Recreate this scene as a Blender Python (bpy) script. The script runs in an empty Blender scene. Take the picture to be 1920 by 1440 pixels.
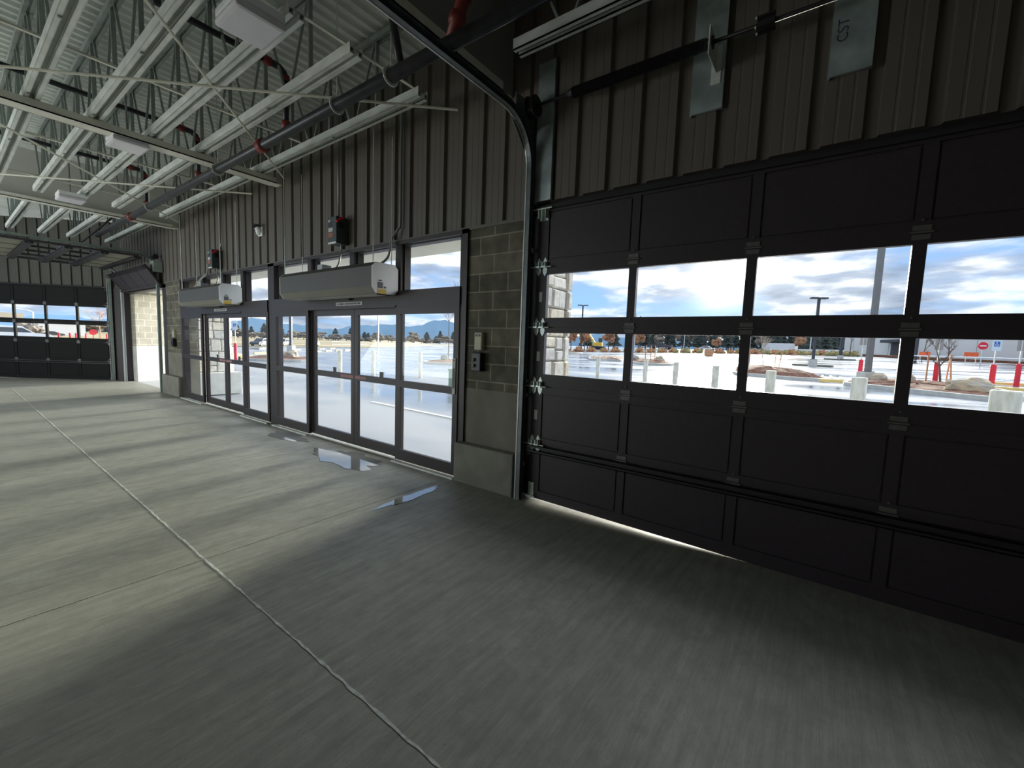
import bpy, math, random
from mathutils import Vector, Matrix, noise
random.seed(7)
SC = bpy.context.scene
COL = SC.collection
PI = math.pi

# ------------------------------------------------------------------ materials
def nt(m):
    m.use_nodes = True
    n = m.node_tree; n.nodes.clear()
    o = n.nodes.new('ShaderNodeOutputMaterial')
    return n, n.nodes, n.links, o

def mat(name, col, rough=0.6, metal=0.0, var=0.12, scale=6.0, bump=0.0, stretch=(1, 1, 1), spec=0.5, detail=4.0, col2=None):
    m = bpy.data.materials.new(name)
    n, N, L, o = nt(m)
    b = N.new('ShaderNodeBsdfPrincipled')
    L.new(b.outputs[0], o.inputs[0])
    tc = N.new('ShaderNodeTexCoord'); mp = N.new('ShaderNodeMapping')
    mp.inputs['Scale'].default_value = stretch
    L.new(tc.outputs['Object'], mp.inputs[0])
    nz = N.new('ShaderNodeTexNoise'); nz.inputs['Scale'].default_value = scale; nz.inputs['Detail'].default_value = detail
    L.new(mp.outputs[0], nz.inputs['Vector'])
    rp = N.new('ShaderNodeMapRange'); rp.inputs[1].default_value = 0.3; rp.inputs[2].default_value = 0.7
    L.new(nz.outputs['Fac'], rp.inputs[0])
    mx = N.new('ShaderNodeMix'); mx.data_type = 'RGBA'
    L.new(rp.outputs[0], mx.inputs[0])
    c2 = col2 if col2 else tuple(min(1, c * (1 + var)) for c in col)
    c1 = col if col2 else tuple(c * (1 - var) for c in col)
    mx.inputs[6].default_value = (*c1, 1); mx.inputs[7].default_value = (*c2, 1)
    L.new(mx.outputs[2], b.inputs['Base Color'])
    b.inputs['Roughness'].default_value = rough
    b.inputs['Metallic'].default_value = metal
    b.inputs['Specular IOR Level'].default_value = spec
    if bump:
        bp = N.new('ShaderNodeBump'); bp.inputs['Strength'].default_value = bump; bp.inputs['Distance'].default_value = 0.01
        L.new(nz.outputs['Fac'], bp.inputs['Height']); L.new(bp.outputs[0], b.inputs['Normal'])
    return m

def glass_mat(name, tint=(0.96, 0.98, 0.985), k=0.05):
    m = bpy.data.materials.new(name)
    n, N, L, o = nt(m)
    t = N.new('ShaderNodeBsdfTransparent'); t.inputs[0].default_value = (*tint, 1)
    g = N.new('ShaderNodeBsdfGlossy'); g.inputs['Roughness'].default_value = 0.02
    f = N.new('ShaderNodeFresnel'); f.inputs[0].default_value = 1.45
    mu = N.new('ShaderNodeMath'); mu.operation = 'MULTIPLY'; mu.inputs[1].default_value = k
    L.new(f.outputs[0], mu.inputs[0])
    x = N.new('ShaderNodeMixShader')
    L.new(mu.outputs[0], x.inputs[0]); L.new(t.outputs[0], x.inputs[1]); L.new(g.outputs[0], x.inputs[2])
    L.new(x.outputs[0], o.inputs[0])
    return m

def concrete_floor():
    m = bpy.data.materials.new('broomed_concrete')
    n, N, L, o = nt(m)
    b = N.new('ShaderNodeBsdfPrincipled'); L.new(b.outputs[0], o.inputs[0])
    tc = N.new('ShaderNodeTexCoord')
    def noisy(stretch, scale, detail=5, rough=0.6):
        mp = N.new('ShaderNodeMapping'); mp.inputs['Scale'].default_value = stretch
        L.new(tc.outputs['Object'], mp.inputs[0])
        z = N.new('ShaderNodeTexNoise'); z.inputs['Scale'].default_value = scale; z.inputs['Detail'].default_value = detail
        z.inputs['Roughness'].default_value = rough
        L.new(mp.outputs[0], z.inputs['Vector']); return z.outputs['Fac']
    def mixc(f, a, c):
        x = N.new('ShaderNodeMix'); x.data_type = 'RGBA'; L.new(f, x.inputs[0])
        for i, v in ((6, a), (7, c)):
            if isinstance(v, tuple): x.inputs[i].default_value = (*v, 1)
            else: L.new(v, x.inputs[i])
        return x.outputs[2]
    def rng(f, a, c, d=0., e=1.):
        r = N.new('ShaderNodeMapRange'); L.new(f, r.inputs[0])
        for i, v in enumerate((a, c, d, e)): r.inputs[i + 1].default_value = v
        return r.outputs[0]
    streak = noisy((9, 0.55, 1), 2.2, 8, 0.65)
    fine = noisy((60, 1.6, 1), 3.0, 6, 0.7)
    blot = noisy((1, 0.6, 1), 0.9, 4)
    speck = noisy((1, 1, 1), 90, 2)
    c = mixc(rng(streak, .32, .68), (0.27, 0.268, 0.225), (0.45, 0.445, 0.38))
    c = mixc(rng(blot, .4, .7, 0, .55), c, (0.30, 0.30, 0.27))
    c = mixc(rng(fine, .35, .65, .55, 0), c, (0.22, 0.22, 0.2))
    mott = noisy((1.6, 1, 1), 5.5, 6, .7)
    c = mixc(rng(mott, .45, .72, 0, .6), c, (0.19, 0.19, 0.17))
    pale = noisy((1, .8, 1), 2.1, 7, .7)
    c = mixc(rng(pale, .56, .74, 0, .55), c, (0.47, 0.465, 0.41))
    c = mixc(rng(speck, .62, .72, 0, .5), c, (0.14, 0.14, 0.125))
    L.new(c, b.inputs['Base Color'])
    L.new(rng(blot, .35, .7, .42, .66), b.inputs['Roughness'])
    b.inputs['Specular IOR Level'].default_value = 0.35
    bp = N.new('ShaderNodeBump'); bp.inputs['Strength'].default_value = 0.25; bp.inputs['Distance'].default_value = 0.004
    L.new(fine, bp.inputs['Height']); L.new(bp.outputs[0], b.inputs['Normal'])
    return m

def asphalt_mat():
    m = bpy.data.materials.new('wet_pavement')
    n, N, L, o = nt(m)
    b = N.new('ShaderNodeBsdfPrincipled'); L.new(b.outputs[0], o.inputs[0])
    tc = N.new('ShaderNodeTexCoord')
    z = N.new('ShaderNodeTexNoise'); z.inputs['Scale'].default_value = 0.16; z.inputs['Detail'].default_value = 5
    mp = N.new('ShaderNodeMapping'); mp.inputs['Scale'].default_value = (.7, 1.8, 1)
    L.new(tc.outputs['Object'], mp.inputs[0]); L.new(mp.outputs[0], z.inputs['Vector'])
    r = N.new('ShaderNodeMapRange'); L.new(z.outputs['Fac'], r.inputs[0])
    for i, v in enumerate((.38, .6, .10, .42)): r.inputs[i + 1].default_value = v
    L.new(r.outputs[0], b.inputs['Roughness'])
    x = N.new('ShaderNodeMix'); x.data_type = 'RGBA'
    r2 = N.new('ShaderNodeMapRange'); L.new(z.outputs['Fac'], r2.inputs[0]); r2.inputs[1].default_value = .4; r2.inputs[2].default_value = .6
    L.new(r2.outputs[0], x.inputs[0])
    x.inputs[6].default_value = (.20, .23, .28, 1); x.inputs[7].default_value = (.46, .46, .47, 1)
    L.new(x.outputs[2], b.inputs['Base Color'])
    b.inputs['Specular IOR Level'].default_value = 0.5
    return m

def block_mat(name, base, dark, mortar, bw=0.405, bh=0.2025, n0=.6, n1=1.35, off=(0, 0, 0)):
    m = bpy.data.materials.new(name)
    n, N, L, o = nt(m)
    b = N.new('ShaderNodeBsdfPrincipled'); L.new(b.outputs[0], o.inputs[0])
    tc = N.new('ShaderNodeTexCoord'); sp = N.new('ShaderNodeSeparateXYZ'); L.new(tc.outputs['Object'], sp.inputs[0])
    ad = N.new('ShaderNodeMath'); ad.operation = 'ADD'
    L.new(sp.outputs[0], ad.inputs[0]); L.new(sp.outputs[1], ad.inputs[1])
    cb = N.new('ShaderNodeCombineXYZ'); L.new(ad.outputs[0], cb.inputs[0]); L.new(sp.outputs[2], cb.inputs[1])
    mp = N.new('ShaderNodeMapping'); mp.inputs['Location'].default_value = off; L.new(cb.outputs[0], mp.inputs[0])
    br = N.new('ShaderNodeTexBrick'); L.new(mp.outputs[0], br.inputs['Vector'])
    br.inputs['Scale'].default_value = 1.0; br.inputs['Brick Width'].default_value = bw; br.inputs['Row Height'].default_value = bh
    br.inputs['Mortar Size'].default_value = 0.009; br.inputs['Mortar Smooth'].default_value = .3
    br.inputs['Color1'].default_value = (*base, 1); br.inputs['Color2'].default_value = (*dark, 1); br.inputs['Mortar'].default_value = (*mortar, 1)
    z = N.new('ShaderNodeTexNoise'); z.inputs['Scale'].default_value = 5; z.inputs['Detail'].default_value = 6; L.new(tc.outputs['Object'], z.inputs['Vector'])
    r = N.new('ShaderNodeMapRange'); L.new(z.outputs['Fac'], r.inputs[0])
    for i, v in enumerate((.3, .7, n0, n1)): r.inputs[i + 1].default_value = v
    x = N.new('ShaderNodeMix'); x.data_type = 'RGBA'; x.blend_type = 'MULTIPLY'; x.inputs[0].default_value = 1
    L.new(br.outputs['Color'], x.inputs[6]); L.new(r.outputs[0], x.inputs[7])
    L.new(x.outputs[2], b.inputs['Base Color']); b.inputs['Roughness'].default_value = .85
    bp = N.new('ShaderNodeBump'); bp.invert = True; bp.inputs['Strength'].default_value = .5; bp.inputs['Distance'].default_value = .006
    L.new(br.outputs['Fac'], bp.inputs['Height']); L.new(bp.outputs[0], b.inputs['Normal'])
    return m

def stone_mat():
    m = bpy.data.materials.new('ashlar_stone')
    n, N, L, o = nt(m)
    b = N.new('ShaderNodeBsdfPrincipled'); L.new(b.outputs[0], o.inputs[0])
    g = N.new('ShaderNodeNewGeometry')
    tc = N.new('ShaderNodeTexCoord')
    oi = N.new('ShaderNodeObjectInfo')
    at = N.new('ShaderNodeAttribute'); at.attribute_name = 'tone'
    rp = N.new('ShaderNodeValToRGB'); L.new(at.outputs['Fac'], rp.inputs[0])
    e = rp.color_ramp.elements
    e[0].color = (.80, .70, .52, 1); e[1].color = (.66, .65, .63, 1)
    for p, c in ((.3, (.86, .79, .66)), (.6, (.72, .70, .64)), (.8, (.88, .84, .75))):
        k = e.new(p); k.color = (*c, 1)
    z = N.new('ShaderNodeTexNoise'); z.inputs['Scale'].default_value = 14; z.inputs['Detail'].default_value = 5; L.new(tc.outputs['Object'], z.inputs['Vector'])
    r = N.new('ShaderNodeMapRange'); L.new(z.outputs['Fac'], r.inputs[0])
    for i, v in enumerate((.3, .7, .75, 1.15)): r.inputs[i + 1].default_value = v
    x = N.new('ShaderNodeMix'); x.data_type = 'RGBA'; x.blend_type = 'MULTIPLY'; x.inputs[0].default_value = 1
    L.new(rp.outputs[0], x.inputs[6]); L.new(r.outputs[0], x.inputs[7]); L.new(x.outputs[2], b.inputs['Base Color'])
    b.inputs['Roughness'].default_value = .9
    bp = N.new('ShaderNodeBump'); bp.inputs['Strength'].default_value = .5; bp.inputs['Distance'].default_value = .01
    L.new(z.outputs['Fac'], bp.inputs['Height']); L.new(bp.outputs[0], b.inputs['Normal'])
    return m

M = {}
M['floor'] = concrete_floor()
M['asphalt'] = asphalt_mat()
M['panel'] = mat('tan_steel_siding', (.132, .116, .097), .5, 0, .06, 3, stretch=(1, 1, .15))
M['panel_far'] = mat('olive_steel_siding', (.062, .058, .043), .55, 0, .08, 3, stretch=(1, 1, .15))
M['deck'] = mat('galvanised_deck', (.84, .88, .85), .5, .1, .1, 3)
M['galv'] = mat('galvanised_steel', (.78, .81, .78), .42, .15, .16, 9, stretch=(.4, 1, 1))
M['galv_dark'] = mat('dull_galvanised_tube', (.36, .40, .375), .5, .4, .15, 10)
M['plate'] = mat('spangled_plate', (.40, .47, .48), .38, .6, .35, 5, detail=6)
M['beam'] = mat('cream_painted_steel', (.80, .79, .70), .5, 0, .05, 4)
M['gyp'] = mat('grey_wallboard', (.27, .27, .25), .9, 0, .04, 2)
M['black_pipe'] = mat('black_steel_pipe', (.035, .037, .042), .38, .3, .3, 8)
M['red'] = mat('red_coupling_paint', (.22, .03, .022), .5, 0, .15, 8)
M['rod'] = mat('painted_rod', (.78, .78, .66), .5, 0, .08, 20)
M['bronze'] = mat('dark_bronze_aluminium', (.030, .022, .023), .45, .2, .08, 6)
M['doorskin'] = mat('dark_brown_door_skin', (.038, .029, .037), .5, 0, .12, 30)
M['doorskin_lit'] = mat('olive_door_panel', (.20, .195, .15), .6, 0, .1, 5)  # same dark door, panels lightened to paint in the light on them
M['doorskin_far'] = mat('shaded_dark_door_skin', (.010, .011, .010), .6, 0, .12, 30, spec=.15)  # same door skin, its shade painted in as a darker colour
M['rubber'] = mat('black_rubber', (.012, .012, .013), .7, 0, .1, 10)
M['black'] = mat('black_plastic', (.012, .012, .014), .45, 0, .1, 10)
M['zinc'] = mat('zinc_plated_hinge', (.62, .70, .66), .35, .5, .15, 30)
M['hingegrey'] = mat('grey_hinge', (.15, .145, .14), .45, .4, .15, 30)
M['block'] = block_mat('grey_block_wall', (.175, .16, .12), (.090, .082, .062), (.27, .25, .20))
M['block_far'] = block_mat('buff_block_wall', (.43, .40, .32), (.36, .34, .275), (.60, .57, .47), .21, .2025, .9, 1.08)
M['concrete'] = mat('smooth_concrete', (.20, .19, .155), .8, 0, .18, 3, .3, detail=6)
M['plinth'] = mat('cast_concrete', (.24, .23, .195), .85, 0, .14, 5, .25, detail=6)
M['ext_conc'] = mat('pale_outdoor_concrete', (.62, .62, .58), .8, 0, .12, 5, detail=6)
M['boll'] = mat('weathered_white_concrete', (.92, .91, .82), .8, 0, .25, 6, stretch=(2, 2, .5), col2=(.60, .59, .49), detail=7)
M['stone'] = stone_mat()
M['mortar'] = mat('stone_mortar', (.42, .40, .35), .95, 0, .1, 20)
M['soffit'] = mat('cream_soffit', (.82, .79, .68), .7, 0, .03, 3)
M['white'] = mat('white_enamel', (.96, .98, 1.0), .3, 0, .03, 4)
M['grey_cab'] = mat('grey_enamel', (.068, .066, .059), .5, 0, .05, 4)  # unlit front of the white housing, its shade painted as grey
M['lightgrey_cab'] = mat('light_grey_enamel', (.20, .195, .165), .5, 0, .04, 4)
M['lens'] = mat('frosted_lens', (.78, .76, .82), .3, 0, .05, 3)
M['yellow'] = mat('yellow_paint', (.80, .55, .10), .55, 0, .1, 12)
M['stopyel'] = mat('yellow_curb_paint', (.90, .66, .22), .7, 0, .1, 5)
M['boxgreen'] = mat('dark_green_grey_enamel', (.055, .075, .072), .45, 0, .1, 12)
M['sticker'] = mat('pale_sticker', (.60, .60, .57), .6, 0, .05, 40)
M['stickerdk'] = mat('dark_sticker', (.05, .05, .09), .6, 0, .1, 40)
M['stickergrey'] = mat('grey_sticker', (.16, .16, .16), .6, 0, .2, 60)
M['stickerred'] = mat('red_sticker', (.42, .12, .09), .6, 0, .1, 40)
M['pushred'] = mat('faded_red_sticker', (.40, .20, .20), .6, 0, .2, 60)
M['conduit'] = mat('emt_conduit', (.30, .32, .32), .4, .6, .1, 20)
M['flex'] = mat('flexible_grey_conduit', (.40, .40, .39), .5, .2, .1, 60)
M['beige'] = mat('beige_plastic', (.55, .52, .38), .5, 0, .05, 10)
M['glass'] = glass_mat('clear_pane')
M['glass_dark'] = mat('dark_car_glass', (.05, .06, .07), .1, 0, .1, 4)
M['joint'] = mat('pale_joint_sealant', (.56, .58, .56), .7, 0, .3, 25)
M['sawcut'] = mat('saw_cut_groove', (.36, .36, .33), .8, 0, .25, 20)
M['mulch'] = mat('red_bark_mulch', (.20, .09, .055), .95, 0, .6, 6, .8, detail=8)
M['rock'] = mat('tan_boulder', (.70, .54, .33), .9, 0, .3, 3, .6, col2=(.42, .40, .36), detail=8)
M['rockdk'] = mat('grey_boulder', (.36, .37, .33), .9, 0, .3, 3, .6, detail=8)
M['redpost'] = mat('red_bollard_sleeve', (.80, .03, .06), .5, 0, .05, 5)
M['pole'] = mat('grey_painted_pole', (.20, .20, .20), .5, .1, .08, 3)
M['darkpole'] = mat('dark_bronze_pole', (.06, .065, .08), .5, .1, .08, 3)
M['palepole'] = mat('pale_galvanised_pole', (.66, .68, .68), .5, .2, .05, 3)
M['signback'] = mat('grey_sign_back', (.36, .36, .36), .5, .3, .05, 8)
M['signwhite'] = mat('pale_sign_face', (.66, .80, .92), .5, 0, .03, 8)
M['signblue'] = mat('blue_sign_symbol', (.03, .16, .55), .5, 0, .03, 8)
M['orange'] = mat('orange_sign', (.95, .16, .05), .5, 0, .05, 6)
M['bark'] = mat('bark', (.16, .12, .09), .9, 0, .3, 12)
M['barkpale'] = mat('pale_twigs', (.40, .36, .30), .9, 0, .3, 12)
M['stake'] = mat('wood_stake', (.62, .33, .18), .8, 0, .2, 12)
M['crate'] = mat('orange_wood_crate', (.72, .38, .22), .8, 0, .2, 9)
M['conifer'] = mat('dark_conifer_foliage', (.085, .105, .095), .95, 0, .5, .8, detail=7)
M['decid'] = mat('grey_brown_twiggy_crown', (.27, .23, .19), .95, 0, .45, .8, detail=7)
M['autumn'] = mat('orange_autumn_crown', (.40, .21, .12), .95, 0, .45, 1.2, detail=7)
M['shrub'] = mat('yellow_green_shrub', (.42, .36, .17), .95, 0, .55, 2.5, detail=7)
M['shrub2'] = mat('rusty_shrub', (.55, .30, .16), .95, 0, .55, 2.5, detail=7)
M['field'] = mat('dry_field', (.42, .34, .20), .95, 0, .4, .05, stretch=(1, 1, 1), detail=8)
M['hill'] = mat('hazy_blue_hill', (.36, .60, .90), 1, 0, .08, .01, spec=0)  # aerial haze painted into the base colour
M['bldg'] = mat('grey_panel_building', (.78, .78, .76), .8, 0, .06, .3)
M['bldgwhite'] = mat('white_building', (.85, .85, .84), .8, 0, .04, .3)
M['darkopen'] = mat('dark_opening', (.08, .08, .09), .7, 0, .1, 2)
M['barrier'] = mat('white_snowy_barrier', (.88, .88, .86), .8, 0, .05, 1)
M['carblue'] = mat('dark_blue_car_paint', (.05, .06, .10), .25, .2, .05, 2)
M['carwhite'] = mat('white_car_paint', (.82, .83, .85), .3, 0, .03, 2)
M['cardark'] = mat('charcoal_car_paint', (.08, .08, .09), .3, .2, .05, 2)
M['tyre'] = mat('tyre_rubber', (.02, .02, .02), .8, 0, .1, 10)
M['excyellow'] = mat('excavator_yellow', (.85, .55, .06), .5, 0, .1, 2)
M['transformer'] = mat('green_cabinet_enamel', (.17, .27, .22), .5, 0, .05, 4)
M['canopy'] = mat('tan_canopy_fascia', (.70, .58, .42), .7, 0, .05, 1)
def puddle_mat():
    m = bpy.data.materials.new('standing_water')
    n, N, L, o = nt(m)
    b = N.new('ShaderNodeBsdfPrincipled'); L.new(b.outputs[0], o.inputs[0])
    tc = N.new('ShaderNodeTexCoord'); z = N.new('ShaderNodeTexNoise'); z.inputs['Scale'].default_value = 9; L.new(tc.outputs['Object'], z.inputs['Vector'])
    r = N.new('ShaderNodeMapRange'); L.new(z.outputs['Fac'], r.inputs[0])
    for i, v in enumerate((.4, .7, .015, .08)): r.inputs[i + 1].default_value = v
    L.new(r.outputs[0], b.inputs['Roughness'])
    b.inputs['Base Color'].default_value = (.24, .24, .22, 1); b.inputs['IOR'].default_value = 2.3
    b.inputs['Specular IOR Level'].default_value = .9
    return m
M['water'] = puddle_mat()

# ------------------------------------------------------------------ mesh helpers
class MB:
    def __init__(s): s.v = []; s.f = []; s.attr = []
    def add(s, vs, fs):
        k = len(s.v); s.v += [tuple(v) for v in vs]; s.f += [tuple(i + k for i in f) for f in fs]; return s
    def box(s, x0, y0, z0, x1, y1, z1):
        return s.add([(x0, y0, z0), (x1, y0, z0), (x1, y1, z0), (x0, y1, z0), (x0, y0, z1), (x1, y0, z1), (x1, y1, z1), (x0, y1, z1)],
                     [(0, 3, 2, 1), (4, 5, 6, 7), (0, 1, 5, 4), (1, 2, 6, 5), (2, 3, 7, 6), (3, 0, 4, 7)])
    def cbox(s, x0, y0, z0, x1, y1, z1, c):
        # box with chamfered edges
        import bmesh
        bm = bmesh.new(); vs = [bm.verts.new(p) for p in ((x0, y0, z0), (x1, y0, z0), (x1, y1, z0), (x0, y1, z0), (x0, y0, z1), (x1, y0, z1), (x1, y1, z1), (x0, y1, z1))]
        for f in ((0, 3, 2, 1), (4, 5, 6, 7), (0, 1, 5, 4), (1, 2, 6, 5), (2, 3, 7, 6), (3, 0, 4, 7)): bm.faces.new([vs[i] for i in f])
        bmesh.ops.bevel(bm, geom=bm.edges[:], offset=c, segments=2, affect='EDGES', profile=.6)
        bm.verts.index_update()
        s.add([v.co[:] for v in bm.verts], [[v.index for v in f.verts] for f in bm.faces]); bm.free(); return s
    def bar(s, p, q, w, h, up=(0, 0, 1)):
        p = Vector(p); q = Vector(q); d = (q - p).normalized(); u = Vector(up)
        if abs(d.dot(u)) > .99: u = Vector((1, 0, 0))
        a = d.cross(u).normalized() * (w / 2); b = a.cross(d).normalized() * (h / 2)
        vs = [p - a - b, p + a - b, p + a + b, p - a + b, q - a - b, q + a - b, q + a + b, q - a + b]
        return s.add(vs, [(0, 1, 2, 3), (7, 6, 5, 4), (1, 0, 4, 5), (2, 1, 5, 6), (3, 2, 6, 7), (0, 3, 7, 4)])
    def tube(s, pts, r, n=8, caps=True):
        pts = [Vector(p) for p in pts]; rs = r if isinstance(r, (list, tuple)) else [r] * len(pts)
        base = len(s.v); prev = None
        for i, p in enumerate(pts):
            d = (pts[min(i + 1, len(pts) - 1)] - pts[max(i - 1, 0)]).normalized()
            if prev is None:
                u = Vector((0, 0, 1)) if abs(d.z) < .9 else Vector((1, 0, 0))
                a = d.cross(u).normalized()
            else:
                a = (prev - d * prev.dot(d)).normalized()
            prev = a; b = d.cross(a)
            for k in range(n):
                t = 2 * PI * k / n
                s.v.append(tuple(p + (a * math.cos(t) + b * math.sin(t)) * rs[i]))
        for i in range(len(pts) - 1):
            for k in range(n):
                k2 = (k + 1) % n
                s.f.append((base + i * n + k, base + i * n + k2, base + (i + 1) * n + k2, base + (i + 1) * n + k))
        if caps:
            s.f.append(tuple(base + k for k in reversed(range(n)))); e = base + (len(pts) - 1) * n
            s.f.append(tuple(e + k for k in range(n)))
        return s
    def prism(s, poly, fn, a, b):
        # poly: 2d points; fn(u,v,t)->xyz ; extruded from t=a to t=b
        n = len(poly)
        s.add([fn(u, v, a) for u, v in poly] + [fn(u, v, b) for u, v in poly],
              [tuple(reversed(range(n))), tuple(range(n, 2 * n))] + [(i, (i + 1) % n, n + (i + 1) % n, n + i) for i in range(n)])
        return s
    def lathe(s, prof, c=(0, 0, 0), n=16):
        base = len(s.v)
        for r, z in prof:
            for k in range(n):
                t = 2 * PI * k / n; s.v.append((c[0] + r * math.cos(t), c[1] + r * math.sin(t), c[2] + z))
        for i in range(len(prof) - 1):
            for k in range(n):
                k2 = (k + 1) % n
                s.f.append((base + i * n + k, base + i * n + k2, base + (i + 1) * n + k2, base + (i + 1) * n + k))
        s.f.append(tuple(base + k for k in reversed(range(n)))); e = base + (len(prof) - 1) * n
        s.f.append(tuple(e + k for k in range(n)))
        return s
    def build(s, name, m, parent=None, world=False, smooth=False, loc=None, rot=None):
        off = Vector((0, 0, 0))
        if world and parent is not None:
            off = Vector(parent.location)
        if parent is not None and parent.parent is not None and world:
            off = off + Vector(parent.parent.location)
        me = bpy.data.meshes.new(name)
        me.from_pydata([tuple(Vector(v) - off) for v in s.v], [], s.f)
        me.materials.append(M[m] if isinstance(m, str) else m)
        import bmesh
        bm = bmesh.new(); bm.from_mesh(me); bmesh.ops.recalc_face_normals(bm, faces=bm.faces[:]); bm.to_mesh(me); bm.free()
        if smooth:
            for p in me.polygons: p.use_smooth = True
        me.update()
        o = bpy.data.objects.new(name, me); COL.objects.link(o)
        if parent is not None: o.parent = parent
        if loc: o.location = loc
        if rot: o.rotation_euler = rot
        return o

def meta(o, label=None, cat=None, group=None, kind=None):
    if label: o['label'] = label
    if cat: o['category'] = cat
    if group: o['group'] = group
    if kind: o['kind'] = kind
    return o

def T(name, label, cat, loc=(0, 0, 0), rz=0.0, group=None, kind=None):
    o = bpy.data.objects.new(name, None); COL.objects.link(o)
    o.location = loc; o.rotation_euler = (0, 0, rz); o.empty_display_size = .1
    return meta(o, label, cat, group, kind)

def dup(root, loc=None, rz=None, label=None, group=None, scale=None):
    r = root.copy(); COL.objects.link(r)
    if loc is not None: r.location = loc
    if rz is not None: r.rotation_euler = (0, 0, rz)
    if scale: r.scale = scale
    if label: r['label'] = label
    if group: r['group'] = group
    for ch in list(root.children):
        c = ch.copy(); COL.objects.link(c); c.parent = r
        for g in list(ch.children):
            d = g.copy(); COL.objects.link(d); d.parent = c
    return r

def struct(name, mb, m, label, cat, loc=None, **k):
    o = mb.build(name, m, **k)
    return meta(o, label, cat, None, 'structure')

def textmesh(txt, size):
    cu = bpy.data.curves.new('lettering', 'FONT'); cu.body = txt; cu.size = size; cu.align_x = 'CENTER'; cu.align_y = 'CENTER'
    ob = bpy.data.objects.new('lettering', cu); COL.objects.link(ob)
    dg = bpy.context.evaluated_depsgraph_get()
    me = bpy.data.meshes.new_from_object(ob.evaluated_get(dg))
    COL.objects.unlink(ob); bpy.data.objects.remove(ob)
    return me

def gz(x, y): return min(2.1, max(0.0, .018 * (y - 5) + .015 * x))

# ------------------------------------------------------------------ camera
yaw, pit, rol, FPX = .633583, .0931571, -.0357027, 795.96
fw = Vector((-math.sin(yaw) * math.cos(pit), math.cos(yaw) * math.cos(pit), -math.sin(pit)))
ri = Vector((math.cos(yaw), math.sin(yaw), 0)); dn = fw.cross(ri)
cr, sr = math.cos(rol), math.sin(rol)
R_ = cr * ri + sr * dn; D_ = -sr * ri + cr * dn
cam = bpy.data.cameras.new('camera'); cam.sensor_fit = 'HORIZONTAL'; cam.sensor_width = 36; cam.lens = 36 * FPX / 1920; cam.clip_end = 6000; cam.clip_start = .02
co = bpy.data.objects.new('camera', cam); COL.objects.link(co)
mw = Matrix.Identity(4)
for i in range(3):
    mw[i][0] = R_[i]; mw[i][1] = -D_[i]; mw[i][2] = -fw[i]
mw[0][3], mw[1][3], mw[2][3] = 0, -3.718, 1.65
co.matrix_world = mw
SC.camera = co

# ------------------------------------------------------------------ setting: floor, ground
struct('floor', MB().box(-30, -16, -.2, 5, .16, 0), 'floor', 'grey broom-finished concrete floor of the bay', 'floor')
def strip(x0, y0, x1, y1, w, z, jit=.0, seg=60):
    mb = MB(); dx, dy = x1 - x0, y1 - y0; l = math.hypot(dx, dy); nx, ny = -dy / l, dx / l
    pts = []
    for i in range(seg + 1):
        t = i / seg; o1 = (random.random() - .5) * jit; o2 = (random.random() - .5) * jit
        x, y = x0 + dx * t, y0 + dy * t
        pts.append(((x + nx * (w / 2 + o1), y + ny * (w / 2 + o1), z), (x - nx * (w / 2 + o2), y - ny * (w / 2 + o2), z)))
    vs = [p for pr in pts for p in pr]
    mb.add(vs, [(2 * i, 2 * i + 1, 2 * i + 3, 2 * i + 2) for i in range(seg)])
    return mb
struct('trim_1', strip(-17.3, -2.56, 3, -2.66, .012, .003, .010, 420), 'joint', 'pale filled control joint running the length of the floor', 'floor joint')
struct('trim_2', strip(-3.58, .0, -3.5, -6, .008, .003, .003, 80), 'sawcut', 'thin saw cut joint crossing the floor from the storefront corner', 'floor joint')

gm = MB(); xs = [-320, -220, -150, -110, -80, -60, -45, -35, -25, -18, -12, -8, -5, -2, 1, 5, 10, 18, 30, 45, 70, 110]; ys = [.16, 2, 5, 8, 12, 17, 22, 28, 35, 45, 60, 80, 100, 130, 170, 230, 320]
gm.add([(x, y, gz(x, y) - .015) for y in ys for x in xs], [(j * len(xs) + i, j * len(xs) + i + 1, (j + 1) * len(xs) + i + 1, (j + 1) * len(xs) + i) for j in range(len(ys) - 1) for i in range(len(xs) - 1)])
struct('ground', gm, 'asphalt', 'wet shining pavement of the parking lot outside', 'pavement', smooth=True)
struct('ground_side', MB().box(-320, -60, -.3, -30, .16, -.02), 'asphalt', 'wet pavement beyond the far end of the building', 'pavement')
fm = MB(); fp = [(-62, 8), (-66, 22), (-72, 46), (-92, 78), (-130, 150), (-420, 420), (-420, -10)]
fm.add([(x, y, max(gz(x, y), 0) + .03) for x, y in fp], [tuple(range(len(fp)))])
struct('field', fm, 'field', 'dry brown field beyond the edge of the parking lot', 'field')

fr = MB(); fq = [(-46 + 52 * k / 12, 74 + 26 * math.sin(min(1, k / 12 * 1.25) * PI / 2) - 4 * k / 12) for k in range(13)]
fr.add([(x, y, gz(x, y) + .05) for x, y in fq] + [(x * 1.0 + (y * .0) - 30 * (1 - k / 12), 215, gz(x, 215) + .05) for k, (x, y) in enumerate(fq)], [(k, k + 1, 14 + k, 13 + k) for k in range(12)])
M['scrub'] = mat('dark_scrub_ground', (.13, .12, .08), .95, 0, .4, .3, detail=8)
struct('field_right', fr, 'scrub', 'dark scrubby ground behind the shrub hedge', 'field')
def paint_line(p, q, w, label):
    a = Vector((*p, gz(*p) + .006)); b = Vector((*q, gz(*q) + .006)); d = (b - a).normalized(); n = Vector((-d.y, d.x, 0)) * (w / 2)
    o = MB().add([a - n, a + n, b + n, b - n], [(0, 1, 2, 3)]).build('painted_stripe', M['lot_paint']); meta(o, label, 'pavement marking', 'white painted lot lines')
M['lot_paint'] = mat('white_lot_paint', (.92, .92, .92), .6, 0, .06, 8)
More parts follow.
